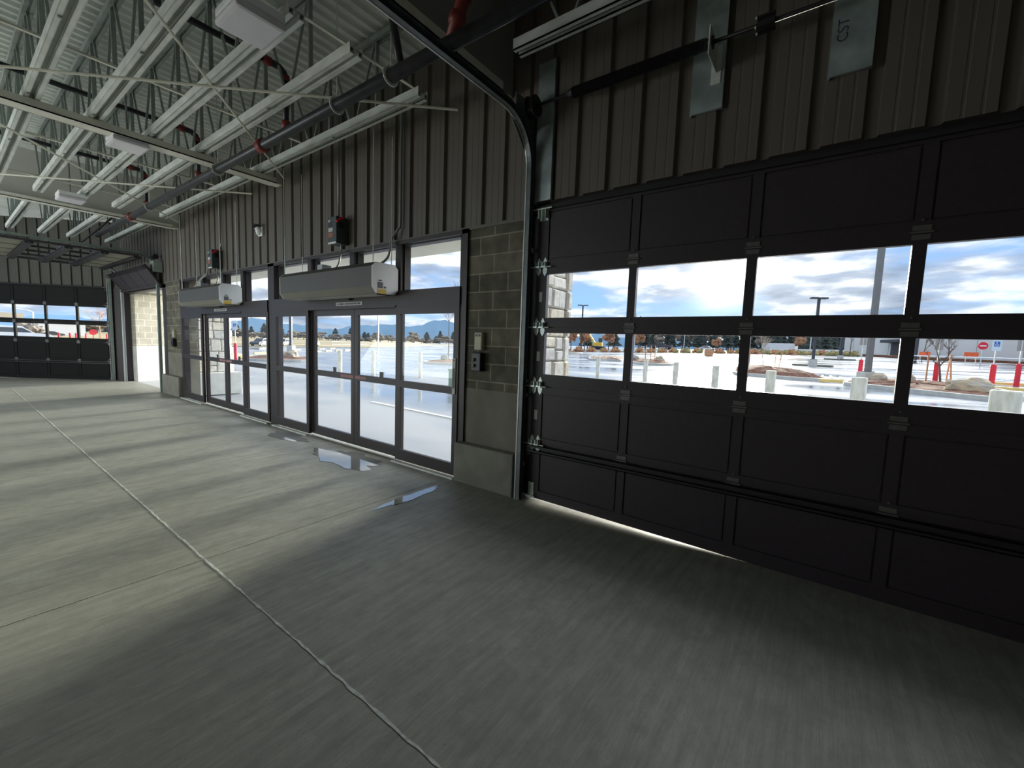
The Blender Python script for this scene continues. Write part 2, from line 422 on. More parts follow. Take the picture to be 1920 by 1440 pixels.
paint_line((-9.6, 3.1), (-5.6, 2.88), .09, 'white painted line on the apron outside the nearer sliding doors')
for p, q, lab in (((-.1, 29.1), (-.05, 26.4), 'white painted stripe beside the pointed mulch island'), ((.3, 29.0), (.35, 26.4), 'second white painted stripe from the pointed mulch island'), ((.75, 28.3), (.8, 26.0), 'third white painted stripe from the pointed mulch island'), ((8.6, 33), (6.6, 29.0), 'white painted stripe behind the yellow wheel stops'), ((9.0, 23.0), (6.5, 18.6), 'white painted stripe on the lot nearest the thick bollard')):
    paint_line(p, q, .14, lab)
# puddles on the floor
def puddle(cx, cy, rx, ry, seed, label, rot=0.):
    rnd = random.Random(seed); n = 64; ph = [rnd.random() * 6.3 for _ in range(6)]
    mb = MB(); vs = []
    for k in range(n):
        t = 2 * PI * k / n
        r = 1 + .10 * math.sin(3 * t + ph[0]) + .10 * math.sin(5 * t + ph[1]) + .08 * math.sin(9 * t + ph[2]) + .05 * math.sin(17 * t + ph[3])
        x, y = rx * r * math.cos(t), ry * r * math.sin(t)
        vs.append((cx + x * math.cos(rot) - y * math.sin(rot), cy + x * math.sin(rot) + y * math.cos(rot), .004))
    mb.add(vs, [tuple(range(n))])
    o = mb.build('puddle', 'water'); meta(o, label, 'puddle')
puddle(-3.42, -.80, .065, .42, 3, 'narrow puddle of rainwater on the floor beside the saw cut joint', .04)
puddle(-5.2, -.44, .66, .27, 5, 'wide shallow puddle at the sill of the nearer sliding doors', .0)
puddle(-7.05, -.33, .5, .18, 8, 'thin wet patch by the post between the sliding door units', .0)

# ------------------------------------------------------------------ front wall
PX = .305
def corrugated(x0, x1, z0, z1, phase, fn=None, depth=.036):
    prof = []
    k = math.floor((x0 - phase) / PX) - 1
    seq = []
    while phase + k * PX < x1 + PX:
        b = phase + k * PX
        # recess centred on b
        seq += [(b - .05, 0), (b - .034, depth), (b + .026, depth), (b + .036, 0), (b + .10, 0), (b + .104, .0022), (b + .116, .0022), (b + .12, 0), (b + .185, 0), (b + .189, .0022), (b + .2, .0022), (b + .204, 0)]
        k += 1
    seq = [(x, y) for x, y in seq if x0 <= x <= x1]
    seq = [(x0, 0)] + seq + [(x1, 0)]
    mb = MB(); n = len(seq); f = fn or (lambda x, y, z: (x, y, z))
    mb.add([f(x, y, z0) for x, y in seq] + [f(x, y, z1) for x, y in seq] + [f(x, .09, z0) for x, y in seq] + [f(x, .09, z1) for x, y in seq],
           [(i, i + 1, n + i + 1, n + i) for i in range(n - 1)] + [(2 * n + i, 3 * n + i, 3 * n + i + 1, 2 * n + i + 1) for i in range(n - 1)]
           + [(i, 2 * n + i, 2 * n + i + 1, i + 1) for i in range(n - 1)] + [(n + i, n + i + 1, 3 * n + i + 1, 3 * n + i) for i in range(n - 1)])
    return mb
struct('wall_front', corrugated(-14.3, -2.58, 2.97, 5.06, -4.72), 'panel', 'tan corrugated steel siding above the sliding doors', 'wall')
struct('wall_front_right', corrugated(-2.58, 4.6, 3.09, 5.06, -2.02), 'panel', 'tan corrugated steel siding above the closed overhead door', 'wall')
struct('wall_front_left', corrugated(-18.9, -14.3, 2.9, 5.06, -14.5), 'panel', 'tan corrugated steel siding above the open overhead door', 'wall')
struct('trim_7', MB().box(-2.58, .05, 2.98, 2.6, .3, 3.14).box(-2.58, .05, 0, -2.455, .12, 3.0).box(2.36, .05, 0, 2.6, .3, 3.0), 'rubber', 'dark weather seal and jambs around the closed overhead door', 'door frame')
struct('wall_front_end', MB().box(2.42, 0, 0, 4.6, .3, 3.09), 'block', 'grey block wall beyond the closed overhead door', 'wall')
struct('trim_3', MB().box(-14.3, -.012, 2.935, -2.58, .05, 2.972), 'panel', 'thin light steel edge under the tan siding', 'trim')
struct('wall_back', MB().box(-8, -9.2, 0, 4.6, -9, 5.14), 'panel', 'back wall of the bay behind the viewpoint', 'wall')  # added unseen wall, placed to keep fill light off the near side
struct('wall_right', MB().box(4.6, -16, 0, 4.8, .3, 5.3), 'panel', 'side wall of the bay', 'wall')
# masonry piers
struct('wall_pier', MB().box(-3.41, 0, 1.12, -2.58, .34, 2.94), 'block', 'stained grey block pier between the sliding doors and the closed overhead door', 'wall')
struct('wall_pier_foot', MB().box(-3.41, -.004, 0, -2.58, .34, 1.12), 'concrete', 'smooth concrete lower half of the nearer block pier', 'wall')
struct('trim_4', MB().cbox(-3.47, -.12, 0, -2.60, .1, .47, .018), 'plinth', 'square concrete plinth at the foot of the nearer block pier', 'plinth')
struct('wall_pier_left', MB().box(-14.25, 0, 1.12, -13.06, .34, 2.94), 'block', 'grey block pier between the sliding doors and the open overhead door', 'wall')
struct('wall_pier_left_foot', MB().box(-14.25, -.004, 0, -13.06, .34, 1.12), 'concrete', 'smooth concrete lower half of the farther block pier', 'wall')
struct('trim_5', MB().cbox(-14.42, -.12, 0, -13.1, .1, .52, .03), 'plinth', 'rounded concrete plinth at the foot of the farther block pier', 'plinth')

# far angled wall
FA = math.atan2(-.669, -.743)   # direction along wall away from the corner
FC = (-18.85, -.17)
def farp(s, y, z):   # s along the wall from the corner, y outward
    d = (-.743, -.669); nrm = (-.669, .743)
    return (FC[0] + d[0] * s + nrm[0] * y, FC[1] + d[1] * s + nrm[1] * y, z)
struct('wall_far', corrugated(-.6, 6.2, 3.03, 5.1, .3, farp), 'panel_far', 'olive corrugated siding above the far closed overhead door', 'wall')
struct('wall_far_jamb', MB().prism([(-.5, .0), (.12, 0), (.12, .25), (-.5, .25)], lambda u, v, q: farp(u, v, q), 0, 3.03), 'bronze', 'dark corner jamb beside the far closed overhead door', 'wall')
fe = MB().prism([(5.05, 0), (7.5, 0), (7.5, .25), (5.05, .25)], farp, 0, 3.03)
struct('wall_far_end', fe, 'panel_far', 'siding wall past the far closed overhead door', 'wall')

# ceiling deck
def deck(x0, x1, y0, y1, z):
    mb = MB(); seq = []; p = .152; x = x0
    while x < x1:
        seq += [(x, z), (x + .05, z), (x + .075, z + .04), (x + .125, z + .04)]
        x += p
    n = len(seq)
    mb.add([(a, y0, b) for a, b in seq] + [(a, y1, b) for a, b in seq] + [(a, y0, z + .08) for a, b in seq] + [(a, y1, z + .08) for a, b in seq],
           [(i, i + 1, n + i + 1, n + i) for i in range(n - 1)] + [(2 * n + i, 3 * n + i, 3 * n + i + 1, 2 * n + i + 1) for i in range(n - 1)])
    return mb
struct('ceiling', deck(-25, 4.8, -16, .3, 5.14), 'deck', 'ribbed galvanised metal roof deck', 'ceiling')
struct('wall_gap_board', MB().box(-18.9, .10, 5.0, 4.6, .13, 5.2), 'gyp', 'pale board closing the gap between siding and roof deck', 'wall')
# bulkheads
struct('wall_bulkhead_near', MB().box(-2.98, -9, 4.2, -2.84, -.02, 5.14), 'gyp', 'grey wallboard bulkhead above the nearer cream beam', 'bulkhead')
M['gyplight'] = mat('pale_wallboard', (.60, .60, .56), .9, 0, .04, 2)  # same wallboard, lightened to paint in light on the far bulkhead
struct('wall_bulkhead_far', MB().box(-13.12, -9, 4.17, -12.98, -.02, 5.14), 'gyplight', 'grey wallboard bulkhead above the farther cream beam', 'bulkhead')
def beam(x, w, z, h, label, y1=-.2):
    t = T('ceiling_beam', label, 'beam', (x, -4, z))
    mb = MB().box(x - w / 2, -9, z, x + w / 2, y1, z + .014).box(x - w / 2 + .0, -9, z, x - w / 2 + .012, y1, z + h).box(x + w / 2 - .012, -9, z, x + w / 2, y1, z + h)
    mb.build('flange', 'beam', t, True)
    MB().box(x - w / 2 + .02, y1, z + .004, x + w / 2 - .02, y1 + .09, z + .012).build('end_plate', 'beam', t, True)
beam(-2.9, .15, 4.17, .09, 'cream steel beam edge under the bulkhead over the closed overhead door')
beam(-7.48, .22, 4.1, .09, 'cream steel beam crossing under the trusses behind the middle light', -.30)
beam(-12.85, .20, 4.12, .07, 'cream steel beam edge under the bulkhead at the far end of the trusses', -.22)

# ------------------------------------------------------------------ trusses
def make_truss(L_, label, loc, group):
    t = T('roof_truss', label, 'truss', loc, 0, group)
    MB().box(0, -.065, 0, L_, -.022, .012).box(0, -.065, 0, L_, -.058, .095).box(0, -.028, .0, L_, -.022, .05).box(0, .022, 0, L_, .065, .012).box(0, .058, 0, L_, .065, .095).box(0, .022, 0, L_, .028, .05).build('bottom_chord', 'galv', t)
    MB().box(0, -.058, .045, L_, .058, .052).build('chord_web', 'galv_dark', t)
    MB().box(0, -.045, .84, L_, -.012, .90).box(0, .012, .84, L_, .045, .90).box(0, -.012, .86, L_, .012, .90).build('top_chord', 'galv_dark', t)
    P = .98; n = int(L_ / P)
    dg = MB().bar((0, 0, .05), (.38, 0, .84), .024, .02).build('web_member', 'galv_dark', t)
    dg2 = MB().bar((0, 0, .05), (-.38, 0, .84), .024, .02).build('web_member', 'galv_dark', t)
    vt = MB().box(-.012, -.02, .05, .012, .02, .86).build('web_member', 'galv_dark', t)
    for i in range(1, n + 1):
        x = (i - .5) * P
        for src, dx in ((dg, 0.04), (dg2, -.04), (vt, 0.46)):
            if src is vt and x + dx > L_ - .05: continue
            o = src if i == 1 else src.copy()
            if i > 1: COL.objects.link(o); o.parent = t
            o.location = (x + dx, 0, 0)
    for i in range(1, n, 2):
        MB().lathe([(.016, -.016), (.018, 0)], (i * P + .1, -.035, 0), 8).build('bolt', 'galv_dark', t)
    return t
TY = [-.52, -1.31, -1.85, -2.41, -2.93]
ordn = ['first', 'second', 'third', 'fourth', 'fifth']
tr = make_truss(8.6, 'galvanised open-web roof truss above the sliding doors, first from the tan siding', (-12.25, TY[0], 4.2), 'roof trusses over the sliding doors')
for i in range(1, 5):
    dup(tr, (-12.25, TY[i], 4.2), 0, 'galvanised open-web roof truss above the sliding doors, %s from the tan siding' % ordn[i])
dup(tr, (-12.25, -3.5, 4.2), 0, 'galvanised open-web roof truss above the sliding doors, sixth from the tan siding')
trf = make_truss(4.2, 'short galvanised truss behind the far bulkhead, first from the siding', (-17.4, TY[0], 4.2), 'roof trusses behind the far bulkhead')
for i in range(1, 5):
    dup(trf, (-17.4, TY[i], 4.2), 0, 'short galvanised truss behind the far bulkhead, %s from the siding' % ordn[i])
trr = make_truss(6.6, 'galvanised open-web truss above the closed overhead door', (-2.42, TY[0], 4.2), 'roof trusses over the closed overhead door')

# bridging angles
for i, (x, lab) in enumerate(((-3.72, 'narrow bridging angle between trusses by the nearer bulkhead'), (-6.02, 'narrow bridging angle between trusses behind the first ceiling light'), (-9.05, 'narrow bridging angle between trusses behind the cream middle beam'), (-11.4, 'narrow bridging angle between trusses nearest the far bulkhead'))):
    mb = MB().box(x - .016, -6, 4.285, x + .02, -.6, 4.29).box(x - .016, -6, 4.285, x - .012, -.6, 4.32)
    o = mb.build('bridging_angle', 'beam'); meta(o, lab, 'bracing angle', 'bridging angles across the trusses')
# bracing rods
for p, q, lab in (((-3.2, -3.55, 4.09), (-7.0, -.36, 4.09), 'long pale bracing rod crossing below the trusses from the first light to the siding'),
                  ((-7.0, -3.72, 4.075), (-3.32, -.33, 4.075), 'pale bracing rod ending loose beside the nearer bulkhead'),
                  ((-7.5, -3.72, 4.09), (-11.82, -.36, 4.09), 'pale bracing rod running to the far end of the siding'),
                  ((-11.7, -3.75, 4.075), (-8.2, -.33, 4.075), 'pale bracing rod ending at the cream middle beam')):
    o = MB().tube([p, q], .013, 6).build('bracing_rod', 'rod'); meta(o, lab, 'bracing rod', 'crossed bracing rods under the trusses')

# ------------------------------------------------------------------ lights fixtures
def make_light(loc, sx, label):
    t = T('ceiling_light', label, 'light', loc, 0, 'square ceiling lights')
    MB().cbox(-.20, -.18, .03, .20, .18, .10, .015).build('housing', 'white', t)
    MB().cbox(-.205, -.185, -.03, .205, .185, .032, .028).build('lens', 'lens', t, smooth=False)
    MB().tube([(0, 0, .1), (0, 0, .95)], .012, 8).build('stem', 'conduit', t)
    return t
lt = make_light((-3.90, -2.09, 4.10), 1, 'square frosted ceiling light nearest the camera, below the fourth truss')
dup(lt, (-7.58, -2.08, 4.06), 0, 'square frosted ceiling light under the cream middle beam')
dup(lt, (-11.65, -2.06, 4.06), 0, 'small square frosted ceiling light in front of the far bulkhead')

# ------------------------------------------------------------------ sprinkler pipes
sp = T('sprinkler_main', 'thick black sprinkler main running along the siding under the trusses', 'pipe', (-6, -1.22, 3.95))
MB().tube([(-14.6, -1.22, 3.95), (1.6, -1.22, 3.95)], .055, 16).build('pipe', 'black_pipe', sp, True, True)
def ring(x, y, z, r, w, m, name, par):
    MB().tube([(x - w / 2, y, z), (x + w / 2, y, z)], r, 16).build(name, m, par, True, True)
for x in (-5.74, -11.55): ring(x, -1.22, 3.95, .075, .11, 'red', 'coupling', sp)
for x in (-3.27, -4.11, -7.09, -10.3):
    pts = [(x, -1.22 + .066 * math.cos(a), 3.95 + .066 * math.sin(a)) for a in [PI / 2 + k * 2 * PI / 20 for k in range(21)]]
    h = MB()
    for a, b in zip(pts, pts[1:]): h.bar(a, b, .036, .006, (1, 0, 0))
    h.tube([(x, -1.22, 4.02), (x, -1.22, 4.9)], .006, 6)
    h.build('hanger', 'galv', sp, True)
for x, lab in ((-5.14, 'black sprinkler branch with red elbow, nearest the first ceiling light'), (-7.84, 'black sprinkler branch with red elbow beside the cream middle beam'), (-10.5, 'black sprinkler branch with red elbow toward the far bulkhead')):
    t = T('sprinkler_branch', lab, 'pipe', (x, -1.22, 4.0), 0, 'sprinkler branches')
    MB().tube([(x, -6, 4.62), (x, -1.30, 4.62)], .032, 10).build('pipe', 'black_pipe', t, True, True)
    MB().tube([(x, -1.22, 4.0), (x, -1.22, 4.56)], .03, 10).build('riser', 'black_pipe', t, True, True)
    MB().tube([(x, -1.40, 4.62), (x, -1.34, 4.62), (x, -1.29, 4.615), (x, -1.24, 4.58), (x, -1.22, 4.53)], .037, 10).build('elbow', 'black_pipe', t, True, True)
    MB().tube([(x, -1.46, 4.62), (x, -1.38, 4.62)], .046, 10).build('collar', 'red', t, True, True)
    MB().tube([(x, -1.22, 4.50), (x, -1.22, 4.56)], .042, 10).build('collar', 'red', t, True, True)
    MB().tube([(x, -1.22, 3.99), (x, -1.22, 4.07)], .046, 10).build('outlet', 'red', t, True, True)
t = T('sprinkler_riser', 'slim black riser pipe slanting up behind the door track', 'pipe', (-3.2, -1.2, 4.0))
MB().tube([(-3.16, -1.2, 4.0), (-3.33, -1.2, 4.62)], .034, 10).build('pipe', 'black_pipe', t, True, True)
t = T('sprinkler_tee', 'red grooved pipe fitting rising from the sprinkler main', 'pipe', (-2.5, -1.2, 4.0))
MB().tube([(-2.56, -1.2, 3.98), (-2.42, -1.2, 4.28), (-2.34, -1.2, 4.6)], .05, 12).build('pipe', 'red', t, True, True)
for k in (.25, .6): MB().tube([(-2.56 + .14 * k * 1.4, -1.2, 3.98 + .3 * k * 1.4), (-2.53 + .14 * k * 1.4, -1.2, 4.05 + .3 * k * 1.4)], .064, 12).build('collar', 'red', t, True, True)

# ------------------------------------------------------------------ sliding storefront
def storefront(name, x0, x1, edges, label, post_l, post_r):
    # edges: five leaf boundaries; leaves 0 and 3 fixed, 1 and 2 sliding
    t = T(name, label, 'sliding door', ((x0 + x1) / 2, 0, 0), 0, None, 'structure')
    fr = MB().box(x0, -.03, 0, x0 + post_l, .12, 2.95).box(x1 - post_r, -.03, 0, x1, .12, 2.95)
    fr.box(x0, -.03, 2.90, x1, .12, 2.95)
    for e in edges[1:4]: fr.box(e - .055, -.02, 2.28, e + .055, .12, 2.92)
    fr.build('frame', 'bronze', t, True)
    MB().box(x0 + post_l, -.05, 2.085, x1 - post_r, .13, 2.30).build('header', 'bronze', t, True)
    MB().box(edges[1], -.062, 2.09, edges[3], -.05, 2.11).build('header_lip', 'black', t, True)
    for i in range(4):
        a, b = edges[i], edges[i + 1]
        fixed = i in (0, 3)
        y0, y1 = (-.045, .0) if fixed else (.02, .065)
        lf = MB(); zt = 2.09; sw = .085
        gl = a + sw; gr = b - sw
        if i == 1: a -= .05
        if i == 2: b += .05
        lf.box(a + .004, y0, .03, gl, y1, zt).box(gr, y0, .03, b - .004, y1, zt)
        lf.box(gl, y0, .03, gr, y1, .175).box(gl, y0, 1.025, gr, y1, 1.115).box(gl, y0, 1.995, gr, y1, zt)
        leaf = lf.build('fixed_leaf' if fixed else 'sliding_leaf', 'bronze', t, True)
        ym = (y0 + y1) / 2
        for za, zb in ((.175, 1.025), (1.115, 1.995)):
            MB().box(gl, ym - .004, za, gr, ym + .004, zb).build('pane', 'glass', leaf, True)
        if not fixed:
            s = MB().box(gl + (.52 if i == 1 else .52), ym - .012, 1.115, gl + .60, ym - .005, 1.19) if True else None
            s.build('sticker', 'black', leaf, True)
            xs_ = (b - .36, b - .02) if i == 1 else (a + .02, a + .30)
            MB().box(xs_[0], y0 - .002, 1.05, xs_[1], y0, 1.095).build('push_sticker', 'pushred', leaf, True)
        if fixed:
            MB().box(a, -.11, 0, b, -.045, .022).build('sill', 'galv', leaf, True)
        else:
            MB().box(a, .0, 0, b, .10, .014).build('threshold', 'galv', leaf, True)
    xm = edges[2]
    MB().lathe([(.025, 0), (.035, .02), (.035, .05), (.02, .065)], (xm + .03, -.08, 2.21), 12).build('motion_sensor', 'black', t, True)
    # pale instruction plate on header with rows of tiny dark marks
    pl = MB().box(xm - .36, -.056, 2.135, xm + .31, -.05, 2.185).build('header_plate', 'sticker', t, True)
    mk = MB(); x = xm - .33; r = random.Random(3)
    while x < xm + .27:
        w = r.uniform(.010, .02); mk.box(x, -.0575, 2.147, x + w, -.056, 2.173); x += w + r.choice((.006, .006, .016))
    mk.build('plate_marks', 'stickerdk', pl, True)
    return t
d2 = storefront('door_1', -8.28, -3.41, [-8.12, -6.905, -5.71, -4.655, -3.5], 'dark bronze automatic sliding door unit beside the nearer block pier', .16, .09)
d3 = storefront('door_2', -13.06, -8.28, [-13.03, -11.62, -10.475, -9.485, -8.33], 'dark bronze automatic sliding door unit at the far end', .05, .07)
# latch indicator strip on near jamb
o = MB().box(-3.585, -.056, 1.03, -3.535, -.046, 1.46).build('lock_indicator', 'sticker'); meta(o, 'narrow pale status strip on the sliding door stile beside the block pier', 'lock indicator')
lk = o
MB().add([(-3.560 + .012 * math.cos(a), -.057, 1.435 + .012 * math.sin(a)) for a in [k * PI / 5 for k in range(10)]], [tuple(range(10))]).build('lock_hole', 'black', lk)
MB().box(-3.578, -.0572, 1.10, -3.542, -.056, 1.34).build('printed_panel', 'stickergrey', lk)
o = MB().box(-8.40, -.056, 1.03, -8.37, -.046, 1.5).build('lock_indicator', 'sticker'); meta(o, 'narrow pale status strip on the far sliding door stile by the centre post', 'lock indicator')
# transom windows
tx = [(-8.12, -6.905), (-6.905, -5.71), (-5.71, -4.655), (-4.655, -3.5), (-13.01, -11.62), (-11.62, -10.475), (-10.475, -9.485), (-9.485, -8.35)]
names = ['first transom window of the nearer sliding unit, left of the air curtain', 'transom window behind the nearer air curtain, under the disconnect switch', 'transom window behind the nearer air curtain, under the conduit', 'clear transom window beside the block pier', 'transom window behind the far air curtain, at the pier end', 'transom window behind the far air curtain, below its switch', 'transom window behind the white end of the far air curtain', 'transom window of the far sliding unit beside the centre post']
for i, ((a, b), lab) in enumerate(zip(tx, names)):
    t = T('window_%d' % (i + 1), lab, 'window', ((a + b) / 2, .05, 2.3), 0, None, 'structure')
    a2 = a + .06; b2 = b - .06
    MB().box(a2, .03, 2.305, a2 + .014, .13, 2.90).box(b2 - .014, .03, 2.305, b2, .13, 2.90).box(a2, .03, 2.305, b2, .13, 2.317).box(a2, .03, 2.886, b2, .13, 2.90).build('stop', 'bronze', t, True)
    MB().box(a2, .05, 2.305, b2, .058, 2.90).build('pane', 'glass', t, True)

# ------------------------------------------------------------------ air curtains
def air_curtain(xl, xr, label, ywall=-.04):
    t = T('air_curtain', label, 'air curtain', ((xl + xr) / 2, -.24, 2.23), 0, 'air curtains over the sliding doors')
    y0, y1, z0, z1 = -.44, -.05, 2.235, 2.62; c = .055
    prof = [(y0, z0 + c + .02), (y0, z1 - c), (y0 + c, z1), (y1 - c, z1), (y1, z1 - c), (y1, z0 + c), (y1 - c, z0), (y0 + c, z0)]
    MB().prism(prof, lambda u, v, s: (s, u, v), xl, xr - .012).build('housing', 'grey_cab', t, True)
    MB().prism([(y0 - .004, z0 + c + .02), (y0 + c - .004, z0 - .003), (y0 + c + .004, z0 - .003), (y0 + .004, z0 + c + .02)], lambda u, v, s: (s, u, v), xl + .005, xr - .014).build('lower_lip', 'lightgrey_cab', t, True)
    MB().box(xl + .05, y0 + .1, z0 - .014, xr - .05, y1 - .12, z0).build('discharge_grille', 'lightgrey_cab', t, True)
    for xa, xb in ((xr - .012, xr), (xl - .012, xl)):
        cap = MB().prism([(u + (.004 if u > -.2 else -.004), v) for u, v in prof], lambda u, v, s: (s, u, v), xa, xb).build('end_cap', 'white', t, True)
        if xa > xl:
            MB().box(xr, -.365, 2.30, xr + .002, -.285, 2.375).build('rating_plate', 'stickergrey', cap, True)
            MB().box(xr, -.365, 2.232, xr + .002, -.235, 2.292).build('warning_sticker', 'yellow', cap, True)
            MB().box(xr, -.272, 2.305, xr + .002, -.235, 2.328).build('small_sticker', 'stickergrey', cap, True)
            MB().box(xr, -.352, 2.39, xr + .002, -.30, 2.402).build('maker_strip', 'stickerdk', cap, True)
    MB().box(xl + .95, -.36, z1, xl + 1.08, -.22, z1 + .075).build('junction_box', 'conduit', t, True)
    for x in (xl + .05, xr - .06):
        for y in (-.39, -.11):
            MB().tube([(x, y, z1), (x, y, 4.22)], .006, 6).build('suspension_rod', 'galv', t, True)
    return t
air_curtain(-7.0, -4.62, 'long grey air curtain with white end hung over the nearer sliding doors')
air_curtain(-11.68, -9.42, 'grey air curtain with white end hung over the far sliding doors')
# conduits and disconnect switches
def disconnect(x, label):
    t = T('disconnect_switch', label, 'electrical box', (x, 0, 3.02), 0, 'disconnect switches above the sliding doors')
    MB().cbox(-.11, -.20, 0, .11, -.0, .38, .008).build('box', 'boxgreen', t)
    h = MB().bar((.118, -.20, .30), (.118, -.09, .385), .022, .03).build('handle', 'redpost', t)
    MB().box(.11, -.15, .22, .125, -.08, .30).build('handle_base', 'black', t)
    MB().box(-.09, -.203, .31, -.05, -.2, .34).build('sticker', 'sticker', t)
    MB().box(-.09, -.203, .235, .0, -.2, .30).build('sticker', 'stickerdk', t)
    MB().box(-.09, -.203, .17, .02, -.2, .225).build('sticker', 'sticker', t)
    MB().box(-.09, -.203, .09, .02, -.2, .155).build('sticker', 'stickerred', t)
    MB().box(-.10, -.204, -.004, .10, -.196, .02).build('latch', 'galv', t)
disconnect(-5.93, 'dark green disconnect switch with stickers above the nearer air curtain')
disconnect(-10.56, 'dark green disconnect switch above the far air curtain')
def pipe(pts, r, m, name, label, cat='conduit', n=10):
    o = MB().tube(pts, r, n).build(name, m, smooth=True); meta(o, label, cat); return o
def curve(pts, k=8):
    out = []; P = [Vector(p) for p in pts]; P = [P[0]] + P + [P[-1]]
    for i in range(1, len(P) - 2):
        for j in range(k):
            t = j / k; a, b, c, d = P[i - 1], P[i], P[i + 1], P[i + 2]
            out.append(.5 * ((2 * b) + (c - a) * t + (2 * a - 5 * b + 4 * c - d) * t * t + (3 * b - a - 3 * c + d) * t ** 3))
    out.append(P[-2]); return out
pipe([(-6.02, -.04, 3.40), (-6.02, -.04, 5.1)], .014, 'conduit', 'conduit', 'steel conduit rising from the nearer disconnect switch')
c2 = pipe(curve([(-4.60, -.035, 5.1), (-4.60, -.035, 4.0), (-4.60, -.035, 3.2), (-4.62, -.05, 3.1), (-4.72, -.08, 2.97), (-4.72, -.1, 2.85), (-4.73, -.12, 2.74), (-4.80, -.16, 2.66), (-4.9, -.2, 2.62)]), .017, 'conduit', 'conduit', 'steel conduit bending down to the nearer air curtain')
pipe(curve([(-5.86, -.1, 3.02), (-5.86, -.1, 2.92), (-5.80, -.15, 2.84), (-5.76, -.2, 2.72), (-5.80, -.24, 2.63), (-5.9, -.25, 2.62)]), .012, 'flex', 'flexible_conduit', 'bent flexible conduit below the nearer disconnect switch')
pipe(curve([(-10.48, -.1, 3.02), (-10.48, -.1, 2.92), (-10.3, -.15, 2.85), (-10.2, -.2, 2.72), (-10.25, -.24, 2.63)]), .012, 'flex', 'flexible_conduit', 'bent flexible conduit below the far disconnect switch')
pipe(curve([(-11.2, -.03, 3.2), (-11.2, -.05, 2.98), (-11.35, -.12, 2.85), (-11.6, -.2, 2.62)]), .016, 'flex', 'flexible_conduit', 'pale flexible conduit running down to the pier end of the far air curtain')
pipe([(-10.47, -.05, 3.40), (-10.4, -.03, 3.56), (-10.38, -.02, 5.1)], .010, 'conduit', 'conduit', 'thin conduit rising from the far disconnect switch')
# wall camera
t = T('security_camera', 'small white dome security camera on the tan siding', 'camera', (-8.62, -.01, 3.57))
MB().cbox(-.09, -.03, -.09, .09, .01, .09, .02).build('base', 'white', t)
bm_ = MB().lathe([(.08, 0), (.078, .03), (.06, .06), (.03, .078), (.005, .083)], (0, 0, 0), 16).build('dome', 'white', t, smooth=True, loc=(0, -.03, 0), rot=(PI / 2, 0, 0))
MB().lathe([(.045, .05), (.04, .075), (.02, .088), (.003, .09)], (0, 0, 0), 14).build('lens', 'black', t, smooth=True, loc=(0, -.03, 0), rot=(PI / 2 + .25, 0, -.3))
MB().prism([(-.09, .06), (0, .1), (.09, .06), (.09, .075), (0, .115), (-.09, .075)], lambda u, v, s: (u, s, v), -.12, -.03).build('hood', 'black', t)
# wall controls on piers
def controls(x, z, lab1, lab2):
    t = T('wall_reader', lab1, 'wall control', (x, -.0, z), 0, 'wall controls on the block piers')
    MB().cbox(-.055, -.06, .22, .055, 0, .42, .014).build('case', 'beige', t)
    for a in (-.022, .022): MB().cbox(a - .014, -.063, .375, a + .014, -.058, .40, .002).build('button', 'black', t)
    t = T('door_switch', lab2, 'wall control', (x, -.0, z), 0, 'door switches on the block piers')
    MB().cbox(-.075, -.085, -.02, .065, 0, .19, .01).build('case', 'black', t)
    for a in (.11, .045): MB().lathe([(.02, 0), (.022, .015), (.016, .022)], (0, 0, 0), 12).build('button', 'stickergrey', t, loc=(-.03, -.085, a), rot=(PI / 2, 0, 0))
controls(-3.19, 1.35, 'beige two-button wall reader on the nearer block pier', 'black push-button switch on the nearer block pier')
controls(-13.6, 1.30, 'beige wall reader on the far block pier', 'black push-button switch on the far block pier')

# ------------------------------------------------------------------ overhead doors
SEC = [(.0, .615), (.612, 1.238), (1.2255, 1.852), (1.8335, 2.462), (2.439, 3.075)]
PIT, EDG, PW = .93, .13, .86
def section(kind, W, npan, skin='doorskin', inner='doorskin', wedge=False, h=.612):
    mb = MB(); x0 = EDG
    pans = [(EDG + PIT * k, EDG + PIT * k + PW) for k in range(npan)]
    pn = MB()
    if kind != 'solid': h = .606
    if kind == 'solid':
        if wedge:
            zl = .026; zr = .002
            xw = 2.2
            for (a, b, za, zb) in ((0, xw, zl, zr), (xw, W, zr, zr)):
                mb.prism([(a, za), (b, zb), (b, h), (a, h)], lambda u, v, s: (u, s, v), .014, .045)
                mb.prism([(a, za), (b, zb), (b, .11), (a, .11)], lambda u, v, s: (u, s, v), 0, .014)
        else:
            mb.box(0, .014, 0, W, .045, h); mb.box(0, 0, 0, W, .014, .07)
        mb.box(0, 0, h - .07, W, .014, h)
        mb.box(0, 0, .07 if not wedge else .11, EDG, .014, h - .07); mb.box(pans[-1][1], 0, .07, W, .014, h - .07)
        for (a, b), (c, d) in zip(pans, pans[1:]): mb.box(b, 0, .07 if not wedge else .11, c, .014, h - .07)
        for a, b in pans: pn.box(a + .014, .004, (.084 if not wedge else .124), b - .014, .014, h - .084)
        return mb, pn, []
    lo, hi = (.128, .553) if kind == 'low' else (.098, .536)
    h = .607 if kind == 'low' else .606
    mb.box(0, 0, 0, W, .045, lo); mb.box(0, 0, hi, W, .045, h)
    xs_ = [0] + [v for p in pans for v in p] + [W]
    for i in range(0, len(xs_), 2): mb.box(xs_[i], 0, lo, xs_[i + 1], .045, hi)
    return mb, None, [(a, b, lo, hi) for a, b in pans]
def hinge(m):
    return MB().box(-.045, -.006, .012, .045, 0, .045).box(-.055, -.016, -.004, .055, 0, .006).box(-.045, -.006, -.045, .045, 0, -.012).box(-.006, -.012, .07, .006, 0, .082)
